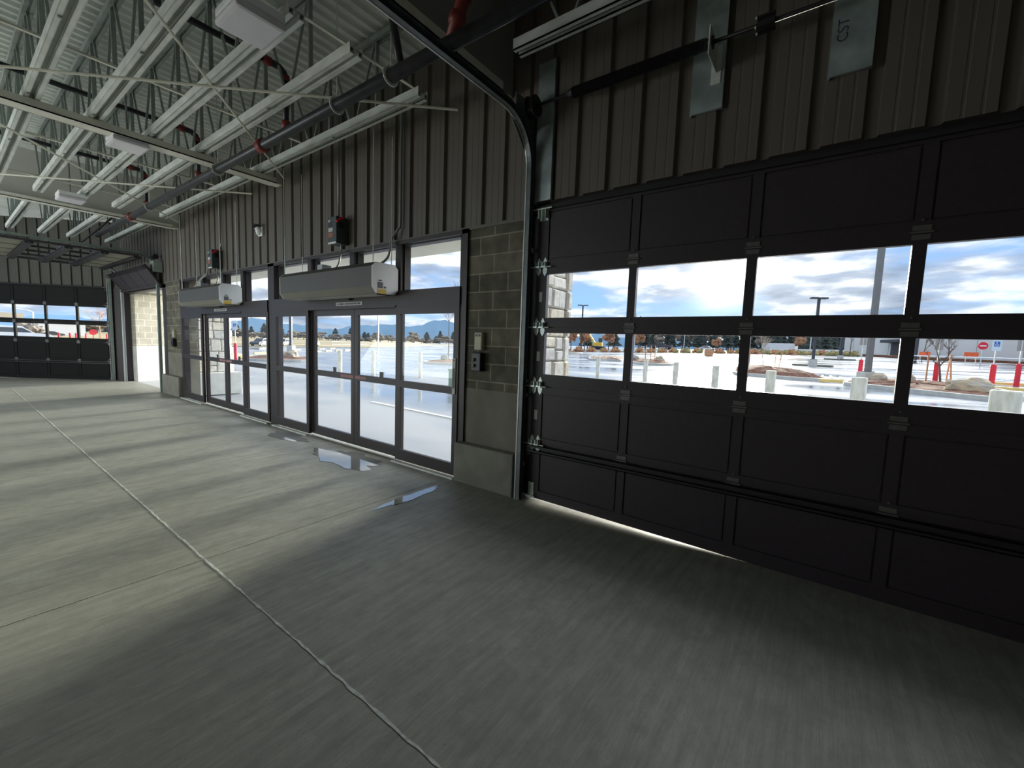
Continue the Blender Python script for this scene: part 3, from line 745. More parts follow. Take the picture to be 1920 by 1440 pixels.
def roller_hinge():
    mb = MB()
    for x in (.0, .075):
        mb.prism([(x - .028, .03), (x - .018, .008), (x + .018, .008), (x + .028, .03), (x + .02, .062), (x, .1), (x - .02, .062)], lambda u, v, s: (u, s, v), -.006, 0)
        mb.prism([(x - .028, -.03), (x - .018, -.008), (x + .018, -.008), (x + .028, -.03), (x + .02, -.06), (x, -.09), (x - .02, -.06)], lambda u, v, s: (u, s, v), -.006, 0)
        mb.box(x - .028, -.045, -.008, x + .028, -.0, .008)
        mb.box(x - .02, -.04, .006, x - .014, 0, .05); mb.box(x + .014, -.04, .006, x + .02, 0, .05)
    mb.tube([(-.075, -.03, 0), (.16, -.03, 0)], .008, 8)
    return mb
def overhead_door(name, W, npan, loc, rz, label, xf=None, hm='zinc', skin='doorskin', inner='doorskin', wedge=True):
    t = T(name, label, 'overhead door', loc, rz, None, 'structure')
    kinds = ['solid', 'solid', 'low', 'high', 'solid']
    for i, k in enumerate(kinds):
        mb, pn, panes = section(k, W, npan, wedge=(wedge and i == 0))
        z0 = SEC[i][0]
        L_, R3 = ((0, 0, z0), (0, 0, 0)) if xf is None else xf[i]
        s = mb.build('door_section', skin, t, loc=L_, rot=R3)
        if pn: pn.build('recessed_panels', inner if i else skin, s)
        for a, b, lo, hi in panes:
            MB().box(a, .018, lo, b, .026, hi).build('pane', 'glass', s)
        if i > 0:
            for kx in range(1, npan):
                hinge(hm).build('hinge', hm if hm != 'zinc' else 'hingegrey', s, loc=(EDG + PIT * kx - (PIT - PW) / 2, 0, 0))
            for x, mir in ((.03, 1), (W - .03, -1)):
                o = roller_hinge().build('roller_hinge', hm, s, loc=(x, 0, 0))
                if mir < 0: o.scale = (-1, 1, 1)
        if i in (1, 2, 3) and xf is None and hm == 'zinc':
            MB().box(.045, -.002, .26, .082, 0, .36).build('sticker', 'sticker', s)
        if i == 4:
            for x, mir in ((.03, 1), (W - .03, -1)):
                o = MB().box(0, -.05, .50, .14, 0, .507).box(.02, -.045, .42, .026, 0, .5).box(.06, -.045, .4, .066, 0, .5).box(.105, -.045, .42, .111, 0, .5).box(.02, -.006, .40, .12, 0, .5).tube([(-.06, -.04, .51), (.18, -.04, .51)], .008, 8).build('top_bracket', hm, s, loc=(x - .03 * mir, 0, .06))
                if mir < 0: o.scale = (-1, 1, 1)
            MB().box(.02, -.03, .565, W - .02, 0, .60).build('top_rail', 'rubber', s)
        if xf is not None and i > 0:
            MB().box(0, -.045, -.06, W, 0, .075).build('joint_rail', 'black', s)
        if i == 0:
            for x, mir in ((.0, 1), (W, -1)):
                o = MB().box(.01, -.008, .06, .075, 0, .19).box(.0, -.05, .035, .075, 0, .06).tube([(-.05, -.03, .05), (.1, -.03, .05)], .009, 8).build('bottom_bracket', hm, s, loc=(x, 0, 0))
                if mir < 0: o.scale = (-1, 1, 1)
            MB().box(.0, -.055, .525, W, 0, .532).box(0, -.055, .525, W, -.05, .548).box(0, -.055, .60, W, 0, .606).box(0, -.055, .582, W, -.05, .606).build('strut', 'black', s)
    return t
WD = EDG + PIT * 4 + PW + .12
overhead_door('door_3', WD, 5, (-2.47, 0, 0), 0, 'dark brown closed overhead door with two rows of window panes')
# far closed door, on the angled wall: local x runs from its left end toward the corner
p0 = farp(.12 + WD, 0, 0)
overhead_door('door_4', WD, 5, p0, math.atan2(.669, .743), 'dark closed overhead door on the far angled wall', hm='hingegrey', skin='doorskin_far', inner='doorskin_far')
# open door: bottom section on the curve, the others stored flat
W4 = EDG + PIT * 3 + PW + .12
xf = [((0, -.10, 2.90), (math.radians(38), 0, 0))]
yb, zb = -.10 - .612 * math.sin(math.radians(38)) - .02, 2.90 + .612 * math.cos(math.radians(38)) + .02
xf[0] = ((0, -.06, 2.86), (math.radians(34), 0, 0))
for i in range(1, 5): xf.append(((0, -.46 - .615 * (i - 1) - .05, 3.55), (math.radians(90), 0, 0)))
overhead_door('door_5', W4, 4, (-18.3, 0, 0), 0, 'overhead door stored open on ceiling tracks at the far end', xf, 'hingegrey', 'doorskin', 'doorskin_lit', False)

# tracks: lip strip + channel
def track(x, side, zc, ylen, label, r=.42, m='galv', y0=-.03, z0=0, lipm='rod', lw=.8):
    t = T('door_track', label, 'door track', (x, y0, 0))
    path = [(y0 - .05, z0), (y0 - .05, zc - r)]
    for k in range(1, 13):
        a = PI / 2 * k / 12; path.append((y0 - .05 - r * (1 - math.cos(a)), zc - r + r * math.sin(a)))
    path.append((y0 - .05 - ylen, zc))
    ch = MB(); lip = MB()
    for i in range(len(path) - 1):
        (ya, za), (yb_, zb_) = path[i], path[i + 1]
        dy, dz = yb_ - ya, zb_ - za; l = math.hypot(dy, dz); nrm = Vector((0, -dz / l, dy / l))  # toward room / below
        p = Vector((x, ya, za)); q = Vector((x, yb_, zb_))
        ch.bar(p, q, .05, .004, (1, 0, 0)) if False else None
        # web plate on the outer side, flanges both edges
        e = Vector((side * .03, 0, 0))
        ext = Vector((0, dy / l, dz / l)) * .003
        ch.bar(p + e - ext, q + e + ext, .004, .06, nrm)
        ch.bar(p - nrm * .03 - ext, q - nrm * .03 + ext, .06, .004, nrm)
        ch.bar(p + nrm * .03 - ext, q + nrm * .03 + ext, .06, .004, nrm)
        lip.bar(p + nrm * .032 + e * lw - ext, q + nrm * .032 + e * lw + ext, .014, .008, nrm)
    ch.build('channel', m, t, True)
    lip.build('lip', lipm, t, True)
    return t
M['trackdk'] = mat('shaded_galvanised_channel', (.15, .165, .17), .45, .4, .2, 9)  # galvanised steel with its shade put into a darker colour
M['tracklit'] = mat('lit_galvanised_lip', (.55, .58, .56), .4, .3, .1, 14)  # bright edge of the channel painted as a lighter colour
M['trackgreen'] = mat('greenish_galvanised_track', (.34, .40, .37), .45, .35, .15, 9)
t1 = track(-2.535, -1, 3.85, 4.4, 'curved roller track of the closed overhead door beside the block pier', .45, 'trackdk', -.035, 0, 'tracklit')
MB().box(-2.575, -.10, 3.0, -2.57, -.0, 3.95).prism([(-.0, 3.55), (-.42, 3.88), (-.42, 3.82), (-.1, 3.5), (-.1, 3.2), (0, 3.2)], lambda u, v, s: (s, u, v), -2.571, -2.566).build('flag_bracket', 'trackdk', t1, True)
for z in (.35, 1.1, 1.25, 2.6): MB().box(-2.57, -.05, z, -2.52, 0, z + .04).build('jamb_bracket', 'zinc', t1, True)
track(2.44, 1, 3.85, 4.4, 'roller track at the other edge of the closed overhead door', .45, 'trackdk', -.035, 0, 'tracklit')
t2 = track(-14.63, 1, 3.68, 3.6, 'greenish roller track of the open door, beside the far block pier', .42, 'trackgreen', -.02, 0, 'tracklit', -.8)
MB().bar((-14.63, -3.0, 3.72), (-14.0, -2.9, 4.25), .03, .03).bar((-14.63, -1.5, 3.72), (-14.0, -.9, 4.5), .03, .03).build('hanger_brace', 'black', t2, True)
MB().cbox(-14.62, -.22, 3.22, -14.35, -.02, 3.5, .01).build('opener_box', 'trackgreen', t2, True)
MB().lathe([(.06, -.1), (.06, .1)], (0, 0, 0), 14).build('cable_drum', 'black', t2, loc=(.12, -.12, 3.62), rot=(0, PI / 2, 0))
track(-18.33, -1, 3.62, 3.6, 'pale roller track of the open door, on its far side', .42, 'palepole', -.02, 0, 'white')  # pale channel and white lip paint in the light on this track
tf = T('door_track', 'dark vertical track at the edge of the far closed door', 'door track', farp(.06, -.05, 0))
q0 = farp(.08, -.05, 0); q1 = farp(.08, -.05, 3.3)
MB().bar(q0, q1, .07, .08, (1, 0, 0)).build('channel', 'trackgreen', tf, True)
qa = farp(.13, -.09, 0); qb = farp(.13, -.09, 3.3)
MB().bar(qa, qb, .012, .02, (1, 0, 0)).build('lip', 'tracklit', tf, True)
# open door jambs
struct('trim_6', MB().box(-18.62, .0, 0, -18.36, .22, 2.9).box(-14.56, .0, 0, -14.25, .25, 2.9).box(-18.62, 0, 2.83, -14.25, .2, 2.92), 'bronze', 'dark jambs and head framing the open overhead door', 'door frame')

# torsion spring shaft
ts = T('torsion_shaft', 'black torsion spring shaft mounted above the closed overhead door', 'spring shaft', (-1, -.22, 3.9))
MB().tube([(-2.52, -.22, 3.9), (2.5, -.22, 3.9)], .014, 10).build('shaft', 'black', ts, True, True)
def coil(x0, x1, r):
    mb = MB(); n = int((x1 - x0) / .012); pts = []
    for i in range(n * 2 + 1):
        x = x0 + (x1 - x0) * i / (n * 2); pts.append((x, r + (.004 if i % 2 else -.003)))
    mb2 = MB(); k = 14; base = 0
    for x, rr in pts:
        for j in range(k): mb2.v.append((x, -.22 + rr * math.cos(2 * PI * j / k), 3.9 + rr * math.sin(2 * PI * j / k)))
    for i in range(len(pts) - 1):
        for j in range(k):
            j2 = (j + 1) % k; mb2.f.append((i * k + j, i * k + j2, (i + 1) * k + j2, (i + 1) * k + j))
    mb2.f.append(tuple(range(k))); mb2.f.append(tuple((len(pts) - 1) * k + j for j in range(k)))
    return mb2
coil(-2.0, -.90, .042).build('spring', 'black', ts, True)
coil(.2, 1.4, .042).build('spring', 'black', ts, True)
for x in (-2.03, -.88): MB().tube([(x - .025, -.22, 3.9), (x + .025, -.22, 3.9)], [.03, .044], 12).build('cone', 'black', ts, True)
for x in (-2.44, 2.4): MB().tube([(x - .04, -.22, 3.9), (x - .03, -.22, 3.9), (x - .028, -.22, 3.9), (x + .03, -.22, 3.9), (x + .032, -.22, 3.9), (x + .045, -.22, 3.9)], [.10, .10, .07, .07, .095, .095], 20).build('cable_drum', 'black', ts, True)
MB().box(-.87, -.30, 3.78, -.862, -.032, 3.98).box(-.9, -.04, 3.7, -.83, -.034, 3.98).build('bearing_bracket', 'galv', ts, True)
cp = MB().tube([(-.57, -.22, 3.9), (-.47, -.22, 3.9)], .04, 12)
for a in range(4):
    cp.box(-.575 + .0, -.22 + .045 * math.cos(a * PI / 2 + .7) - .008, 3.9 + .045 * math.sin(a * PI / 2 + .7) - .008, -.465, -.22 + .045 * math.cos(a * PI / 2 + .7) + .008, 3.9 + .045 * math.sin(a * PI / 2 + .7) + .008)
cp.build('coupler', 'black', ts, True)
for a in range(4): MB().box(-.585, -.22 + .045 * math.cos(a * PI / 2 + .7) - .006, 3.9 + .045 * math.sin(a * PI / 2 + .7) - .006, -.575, -.22 + .045 * math.cos(a * PI / 2 + .7) + .006, 3.9 + .045 * math.sin(a * PI / 2 + .7) + .006).build('bolt', 'galv', ts, True)
MB().box(-2.56, -.34, 3.76, -2.552, -.02, 4.02).build('end_plate', 'trackdk', ts, True)
# mounting plates
def mplate(x0, x1, z0, z1, label):
    o = MB().box(x0, -.03, z0, x1, -.006, z1).box(x0 - .012, -.03, z0 - .012, x0, .0, z1).box(x1, -.034, z0, x1 + .025, .0, z1).build('mounting_plate', 'plate')
    return meta(o, label, 'steel plate', 'galvanised mounting plates above the closed overhead door')
mplate(-2.50, -2.345, 3.09, 4.40, 'galvanised plate on the siding behind the cable drum')
mplate(-1.03, -.83, 3.52, 4.7, 'galvanised plate on the siding behind the end of the black spring')
pc = mplate(-.14, .055, 3.52, 4.7, 'galvanised plate on the siding stencilled with dark letters')
me = textmesh('CST', .085); me.materials.append(M['stickerdk'])
lo = bpy.data.objects.new('stencil', me); COL.objects.link(lo); lo.parent = pc
lo.matrix_world = Matrix.Translation((-.088, -.0315, 3.80)) @ Matrix.Rotation(PI / 2, 4, 'X') @ Matrix.Rotation(PI / 2, 4, 'Z')

# ------------------------------------------------------------------ outside the wall: canopy, stone pillars, return wall
struct('ceiling_soffit', MB().box(-18.6, .15, 3.0, -3.5, 1.0, 3.5), 'soffit', 'cream canopy soffit outside above the sliding doors', 'soffit')
struct('ceiling_soffit_end', MB().box(-21, .15, 2.93, -14.2, 1.2, 3.4), 'soffit', 'cream soffit outside above the open overhead door', 'soffit')
def stone_pillar(x0, x1, y0, y1, z0, z1, seed, label, base=None):
    rnd = random.Random(seed)
    t = T('stone_pillar', label, 'pillar', ((x0 + x1) / 2, (y0 + y1) / 2, 0), 0, 'stone clad pillars outside')
    MB().box(x0 + .02, y0 + .02, z0, x1 - .02, y1 - .02, z1).build('mortar_core', 'mortar', t, True)
    sb = MB(); tones = []
    def stone(fn, a, b, c, d, proud):
        j = lambda s: rnd.uniform(-s, s)
        g = .008
        q = [(a + g, c + g), (b - g + j(.01), c + g + j(.006)), (b - g + j(.01), d - g + j(.006)), (a + g + j(.006), d - g)]
        qi = [(u + (.02 if i in (0, 3) else -.02), v + (.016 if i < 2 else -.016)) for i, (u, v) in enumerate(q)]
        sb.add([fn(u, v, -.03) for u, v in q] + [fn(u, v, proud * .6) for u, v in q] + [fn(u, v, proud) for u, v in qi],
               [(0, 1, 5, 4), (1, 2, 6, 5), (2, 3, 7, 6), (3, 0, 4, 7), (4, 5, 9, 8), (5, 6, 10, 9), (6, 7, 11, 10), (7, 4, 8, 11), (8, 9, 10, 11)])
        tones.extend([rnd.random()] * 9)
    for face in range(4):
        if face == 0: fn, w = (lambda u, v, p: (x1 - .02 + p, y0 + u, v)), y1 - y0
        elif face == 1: fn, w = (lambda u, v, p: (x0 + .02 - p, y0 + u, v)), y1 - y0
        elif face == 2: fn, w = (lambda u, v, p: (x0 + u, y1 - .02 + p, v)), x1 - x0
        else: fn, w = (lambda u, v, p: (x0 + u, y0 + .02 - p, v)), x1 - x0
        z = z0
        while z < z1 - .05:
            h = min(rnd.uniform(.2, .34), z1 - z)
            u = 0; q1 = rnd.uniform(.09, .15)
            cuts = [0]
            while cuts[-1] < w - q1 - .12: cuts.append(min(cuts[-1] + rnd.uniform(.16, .36), w - q1))
            if cuts[-1] < w - q1: cuts[-1] = w - q1
            cuts.append(w)
            for a, b in zip(cuts, cuts[1:]):
                if b - a < .03: continue
                if h > .24 and rnd.random() < .4 and b < w:
                    m_ = z + h * rnd.uniform(.4, .6); stone(fn, a, b, z, m_, rnd.uniform(.03, .06)); stone(fn, a, b, m_, z + h, rnd.uniform(.03, .06))
                else: stone(fn, a, b, z, z + h, rnd.uniform(.03, .07))
            z += h
    o = sb.build('stone_facing', 'stone', t, True)
    at = o.data.attributes.new('tone', 'FLOAT', 'FACE')
    for i, v in enumerate(tones): at.data[i].value = v
    if base:
        MB().cbox(*base, .02).build('plinth', 'ext_conc', t, True)
stone_pillar(-3.45, -2.62, .34, 1.0, .0, 3.05, 11, 'stone clad pillar outside, seen through the first panes of the closed overhead door')
stone_pillar(-14.5, -13.45, .34, 1.2, .6, 3.0, 23, 'stone clad pillar on a concrete plinth outside the far sliding doors', (-14.7, .34, 0, -13.2, 1.38, .6))
# return wall beyond open door
def ret(u, v, s):
    d = (-.40, .917); n = (.917, .40)
    return (-18.2 + d[0] * u + n[0] * s, .2 + d[1] * u + n[1] * s, v)
struct('wall_return', MB().prism([(0, 1.15), (1.05, 1.15), (1.05, 2.95), (0, 2.95)], ret, -.3, 0), 'block_far', 'sunlit buff block wall outside the open overhead door', 'wall')
struct('wall_return_foot', MB().prism([(0, -.05), (1.05, -.05), (1.05, 1.15), (0, 1.15)], ret, -.3, .004), 'ext_conc', 'pale stained concrete foot of the block wall outside the open door', 'wall')

# ------------------------------------------------------------------ outdoors
def at(x, y, dz=0): return (x, y, gz(x, y) + dz)
# white bollards
def bollard_mesh(r, h):
    return MB().lathe([(r, -.1), (r, h - .02), (r * .93, h)], (0, 0, 0), 18)
BL = [(-18.9, 3.2, .085, 'white bollard outside beside the red sign post, seen through the far sliding doors'),
      (-16.5, 6.4, .095, 'white bollard outside the nearer sliding doors, first from the centre post'),
      (-16.5, 8.05, .095, 'white bollard outside the nearer sliding doors, seen through the second sliding leaf'),
      (-14.65, 9.2, .085, 'white bollard outside the nearer sliding doors, next to the green cabinet'),
      (-8.8, 15.2, .09, 'white bollard seen through the lower pane beside the stone pillar'),
      (-5.9, 13.5, .09, 'white bollard in the second lower pane, closest to the stone pillar'),
      (-4.4, 12.4, .10, 'middle white bollard of three in the second lower pane'),
      (-2.75, 10.8, .105, 'white bollard in the second lower pane, closest to the mulch island'),
      (-1.12, 9.2, .12, 'white bollard standing in front of the mulch island with staked sapling'),
      (.61, 7.9, .135, 'stained white bollard in front of the large grey light pole base'),
      (2.3, 6.15, .175, 'thick stained white bollard in front of the yellow wheel stops')]
for x, y, r, lab in BL:
    o = bollard_mesh(r, 1.15).build('bollard', 'boll', smooth=False, loc=at(x, y)); meta(o, lab, 'bollard', 'white concrete bollards outside')
# red sign bollards
def red_post(x, y, label, sign=None, top=2.3, face=0.0):
    t = T('sign_bollard', label, 'bollard', at(x, y), face, 'red sign bollards in the lot')
    MB().lathe([(.10, -.05), (.10, 1.0), (.085, 1.06), (.03, 1.09)], (0, 0, 0), 14).build('sleeve', 'redpost', t)
    if sign:
        MB().box(-.02, -.02, 1.05, .02, .02, top).build('post', 'palepole', t)
        s = MB().cbox(-.15, -.04, top - .62, .15, -.022, top, .01).build('sign_panel', 'signwhite' if sign == 'face' else 'signback', t)
        if sign == 'face':
            MB().box(-.09, -.044, top - .42, .09, -.04, top - .20).build('symbol_field', 'signblue', s)
            MB().add([(-.012 + .02 * math.cos(a), -.046, top - .24 + .018 * math.sin(a)) for a in [k * PI / 4 for k in range(8)]], [tuple(range(8))]).build('symbol_head', 'white', s)
            rg = MB(); pts = [(.0 + .05 * math.cos(a), -.046, top - .35 + .05 * math.sin(a)) for a in [PI * .75 + k * PI / 8 for k in range(12)]]
            for a, b in zip(pts, pts[1:]): rg.bar(a, b, .012, .004, (0, 1, 0))
            rg.bar((-.012, -.046, top - .26), (-.005, -.046, top - .32), .014, .004, (0, 1, 0)).bar((-.005, -.046, top - .32), (.045, -.046, top - .32), .012, .004, (0, 1, 0)).bar((.045, -.046, top - .32), (.065, -.046, top - .39), .012, .004, (0, 1, 0))
            rg.build('symbol_wheelchair', 'white', s)
    return t
red_post(-31.8, 8.2, 'red sign bollard with pale accessible parking sign, seen through the far sliding doors', 'face', 2.57, .9)
red_post(-36.9, 12.5, 'red sign bollard seen at the edge of the far sliding doors', None)
red_post(1.6, 27.2, 'red sign bollard beside the large light pole', 'back', 2.5, PI)
red_post(4.42, 25.6, 'red sign bollard behind the staked bare sapling', 'back', 2.3, PI)
red_post(6.08, 24.5, 'red sign bollard carrying a blue and white accessible parking sign', 'face', 2.3, .1)
red_post(7.46, 27.1, 'red sign bollard standing behind the yellow wheel stops', 'back', 2.3, PI)
# light poles
def light_pole(x, y, h, w, m, label, base=None, head=True):
    t = T('light_pole', label, 'light pole', at(x, y), .5, 'parking lot light poles')
    b = 0
    if base:
        MB().cbox(-base[0] / 2, -base[0] / 2, -.1, base[0] / 2, base[0] / 2, base[1], .03).build('footing', 'ext_conc', t); b = base[1]
    MB().box(-w / 2, -w / 2, b, w / 2, w / 2, h).build('shaft', m, t)
    MB().box(-w * .9, -w * .9, b, w * .9, w * .9, b + .05).build('base_plate', m, t)
    if head: MB().box(-w * 3.6, -w * 1.2, h, -w * .5, w * 1.2, h + .14).box(w * .5, -w * 1.2, h, w * 3.6, w * 1.2, h + .14).box(-w * .5, -w * .2, h, w * .5, w * .2, h + .1).build('lamp_head', m, t)
light_pole(1.77, 24.6, 8.5, .22, 'pole', 'large square grey light pole on a concrete footing in the lot', (.66, .5))
light_pole(-.92, 42.1, 5.85, .18, 'darkpole', 'dark light pole with T-shaped head on a footing in the lot', (.5, .62))
light_pole(1.48, 66.7, 4.9, .28, 'darkpole', 'dark light pole on a footing farthest from the garage door', (.5, .62), True)
light_pole(-41.5, 76.7, 9.5, .3, 'darkpole', 'dark T-headed light pole beside the stone pillar', None)
light_pole(-45.9, 18.8, 8.5, .25, 'darkpole', 'dark light pole on a pale footing seen through the nearer sliding doors', (.62, .7), False)
light_pole(-60, 40, 9.5, .16, 'palepole', 'thin grey light pole seen through the sliding doors behind the railing', None, False)
light_pole(-30, 112, 9, .16, 'palepole', 'thin pale street pole beyond the shrub hedge', None, False)
light_pole(-38, 98, 9, .16, 'palepole', 'thin pale street pole beyond the yellow excavator', None, False)
light_pole(-13.5, 93, 6, .22, 'darkpole', 'dark slim pole by the white trailer', None, False)
light_pole(-3.0, 110, 5.5, .16, 'palepole', 'thin pale pole beside the tall conifers', None, False)
light_pole(8.1, 62, 4.2, .2, 'darkpole', 'dark pole in front of the grey building', None, False)

# islands
def island(name, pts, label, h=.16, mound=.3, curb='ext_conc'):
    cx = sum(p[0] for p in pts) / len(pts); cy = sum(p[1] for p in pts) / len(pts)
    dense = []
    n = len(pts)
    for i in range(n):
        p0_, p1_, p2_, p3_ = (Vector(pts[(i + k - 1) % n]) for k in range(4))
        for j in range(5):
            t_ = j / 5
            dense.append(.5 * ((2 * p1_) + (p2_ - p0_) * t_ + (2 * p0_ - 5 * p1_ + 4 * p2_ - p3_) * t_ * t_ + (3 * p1_ - p0_ - 3 * p2_ + p3_) * t_ ** 3))
    t = T(name, label, 'planting island', at(cx, cy), 0, 'curbed planting islands')
    cb = MB(); ml = MB(); m = len(dense); rings = []
    for f, dz in ((1.0, 0), (1.0, h), (.93, h)):
        rings.append([at(cx + (p[0] - cx) * f, cy + (p[1] - cy) * f, dz - (.05 if dz == 0 else 0)) for p in dense])
    vs = [v for r in rings for v in r]
    cb.add(vs, [(k * m + i, k * m + (i + 1) % m, (k + 1) * m + (i + 1) % m, (k + 1) * m + i) for k in range(2) for i in range(m)])
    cb.build('curb', curb, t, True)
    rings = []
    for f, dz in ((.94, h - .03), (.75, h + mound * .5), (.45, h + mound), (.05, h + mound)):
        rings.append([at(cx + (p[0] - cx) * f, cy + (p[1] - cy) * f, dz + (random.uniform(-.04, .04) if f < .9 else 0)) for p in dense])
    vs = [v for r in rings for v in r]
    ml.add(vs, [(k * m + i, k * m + (i + 1) % m, (k + 1) * m + (i + 1) % m, (k + 1) * m + i) for k in range(3) for i in range(m)])
    ml.f.append(tuple(3 * m + i for i in range(m)))
    ml.build('mulch_bed', 'mulch', t, True)
    return t
island('planting_island', [(.75, 21.4), (1.6, 20.6), (2.9, 19.2), (4.9, 17.7), (5.9, 19.6), (5.8, 22.8), (4.9, 25.6), (3.4, 26.6), (1.9, 25.6), (1.1, 23.6)], 'curbed mulch island with boulders and a staked sapling, by the yellow wheel stops', .15, .06)
island('planting_island', [(-4.6, 25.8), (-3.3, 24.6), (-1.4, 23.3), (.2, 23.2), (-.4, 25.2), (-2.0, 28.8), (-3.6, 32), (-5.6, 34)], 'curbed mulch island sloping to a point beside the large light pole', .15, .3)
island('planting_island', [(-14.6, 35.0), (-12.3, 32.6), (-10.4, 33.5), (-12.0, 37.1), (-14.9, 40.4), (-17.5, 41.9)], 'mulch island with boulders seen through the second lower pane', .15, .15)
island('planting_island', [(-20, 37.5), (-18.3, 38.5), (-16.8, 38.0), (-20.2, 46.3), (-24, 46)], 'low mulch island at the edge of the first lower pane', .15, .1)
island('planting_island', [(-23.7, 17.8), (-21.5, 19.4), (-23.5, 24), (-27.1, 24.1), (-26.3, 20.6)], 'mulch island with grey boulder seen through the nearer sliding doors', .13, .05)
island('planting_island', [(-28.7, 9.6), (-28.2, 11.4), (-32.0, 13.2), (-35.5, 11.8), (-33.0, 9.3), (-30.7, 8.4)], 'mulch island with a pale boulder beyond the centre post of the storefront', .13, .05)
island('planting_island', [(-47.5, 62), (-36, 60), (-35, 64), (-48, 67)], 'planted island at the foot of the T-headed pole beside the stone pillar', .15, .3)
for x0, y0, x1, y1, lab in ((-2.4, 43.3, .5, 42.3, 'low grey curb strip at the footing of the T-headed light pole'), (-.1, 67.9, 2.9, 65.5, 'low grey curb strip under the farthest light pole')):
    o = MB().bar(at(x0, y0, .05), at(x1, y1, .05), .5, .2).build('curb_strip', 'concrete'); meta(o, lab, 'curb', 'curb strips under the light poles')
# rocks
def rock(x, y, sx, sy, sz, m, label, seed, rz=0):
    import bmesh
    bm = bmesh.new(); bmesh.ops.create_icosphere(bm, subdivisions=3, radius=1)
    for v in bm.verts:
        p = v.co * 1.3 + Vector((seed * 3.1, 0, 0)); d = noise.noise(p) * .35 + noise.noise(p * 2.6) * .14
        v.co = v.co * (1 + d); v.co.z = max(v.co.z, -.35)
        v.co = Vector((round(v.co.x * 3.2) / 3.2 * .35 + v.co.x * .65, round(v.co.y * 3.2) / 3.2 * .35 + v.co.y * .65, round(v.co.z * 2.6) / 2.6 * .35 + v.co.z * .65))
    mb = MB(); bm.verts.index_update(); mb.add([(v.co.x * sx, v.co.y * sy, v.co.z * sz) for v in bm.verts], [[v.index for v in f.verts] for f in bm.faces]); bm.free()
    o = mb.build('boulder', m, loc=at(x, y, .2 + sz * .25), rot=(0, 0, rz)); meta(o, label, 'boulder', 'landscape boulders')
rock(4.55, 19.9, .72, .55, .36, 'rock', 'broad flat tan boulder on the mulch island by the thick bollard', 1, -.35)
rock(3.2, 24.2, .35, .3, .28, 'rock', 'small tan boulder on the mulch island behind its stakes', 2)
rock(2.15, 23.4, .32, .26, .24, 'rock', 'yellowish boulder at the mulch island edge beside the light pole footing', 6)
rock(-4.35, 27.6, .34, .3, .36, 'rock', 'upright boulder on the pointed mulch island', 3)
rock(-12.3, 35.9, .42, .4, .4, 'rock', 'square boulder on the island in the second lower pane', 4)
rock(-15.6, 38, .55, .4, .36, 'rockdk', 'low boulder at the near end of the island in the second lower pane', 5)
rock(-25.0, 20.9, .32, .3, .34, 'rockdk', 'grey boulder on the island beyond the white bollard', 7)
rock(-31.3, 11.6, .6, .45, .36, 'rock', 'pale layered boulder beyond the centre post', 8)

# wheel stops
def wstop(x, y, rz, L_, label, m='stopyel', group='yellow wheel stops'):
    o = MB().prism([(-.09, 0), (.09, 0), (.06, .13), (-.06, .13)], lambda u, v, s: (s, u, v), -L_ / 2, L_ / 2).build('wheel_stop', m, loc=at(x, y, .0), rot=(0, 0, rz)); meta(o, label, 'wheel stop', group)
wstop(.55, 23.0, .35, 1.5, 'yellow wheel stop between the pointed mulch island and light pole footing')
wstop(6.9, 23.6, .1, 2.3, 'nearer yellow wheel stop behind the thick bollard')
wstop(7.5, 27.4, .1, 1.8, 'farther yellow wheel stop behind the thick bollard')
wstop(-37.6, 10.6, 2.1, 1.8, 'yellow wheel stop behind the red sign bollard in the far sliding doors')
wstop(-40.8, 13.6, 2.1, 1.8, 'yellow wheel stop beyond the dark parked car seen in the far sliding doors')
wstop(-33.4, 9.6, 2.1, 1.6, 'yellow wheel stop nearest the far sliding doors')
for k in range(5):
    wstop(-46.5 - 2.6 * k, 22 + 2.9 * k, 2.2, 1.7, 'yellow and white wheel stop in the row below the white railings')
for k in range(4):
    wstop(-52 - 2.8 * k, 22.5 + 3.2 * k, 2.2, 1.7, 'yellow and white wheel stop in the row below the white railings')
# railings
def railing(p, q, n, h, label):
    t = T('cart_railing', label, 'railing', at(*p), 0, 'white pipe railings in the lot')
    a = Vector(at(*p)); b = Vector(at(*q))
    MB().tube([a + Vector((0, 0, h)), b + Vector((0, 0, h))], .04, 8).build('top_rail', 'white', t, True)
    MB().tube([a + Vector((0, 0, h * .5)), b + Vector((0, 0, h * .5))], .025, 8).build('lower_rail', 'white', t, True)
    for k in range(n):
        c = a.lerp(b, k / (n - 1)); MB().tube([c, c + Vector((0, 0, h))], .04, 8).build('post', 'palepole', t, True)
railing((6.5, 56), (13.5, 50), 4, .95, 'long pale railing behind the red bollards in front of the grey building')
railing((-70.5, 38), (-75.5, 49), 5, 1.05, 'white cart railing seen through the first sliding leaf')
railing((-62.5, 47), (-75, 62), 5, 1.05, 'white cart railing seen through the second sliding leaf')
# green cabinet
t = T('utility_cabinet', 'green utility cabinet outside at the edge of the nearer sliding doors', 'utility cabinet', at(-11.0, 7.95), .4)
MB().cbox(-.35, -.3, 0, .35, .3, .62, .015).build('body', 'transformer', t); MB().cbox(-.37, -.32, .6, .37, .32, .66, .01).build('lid', 'transformer', t)
MB().box(-.45, -.4, -.05, .45, .4, .03).build('pad', 'ext_conc', t)
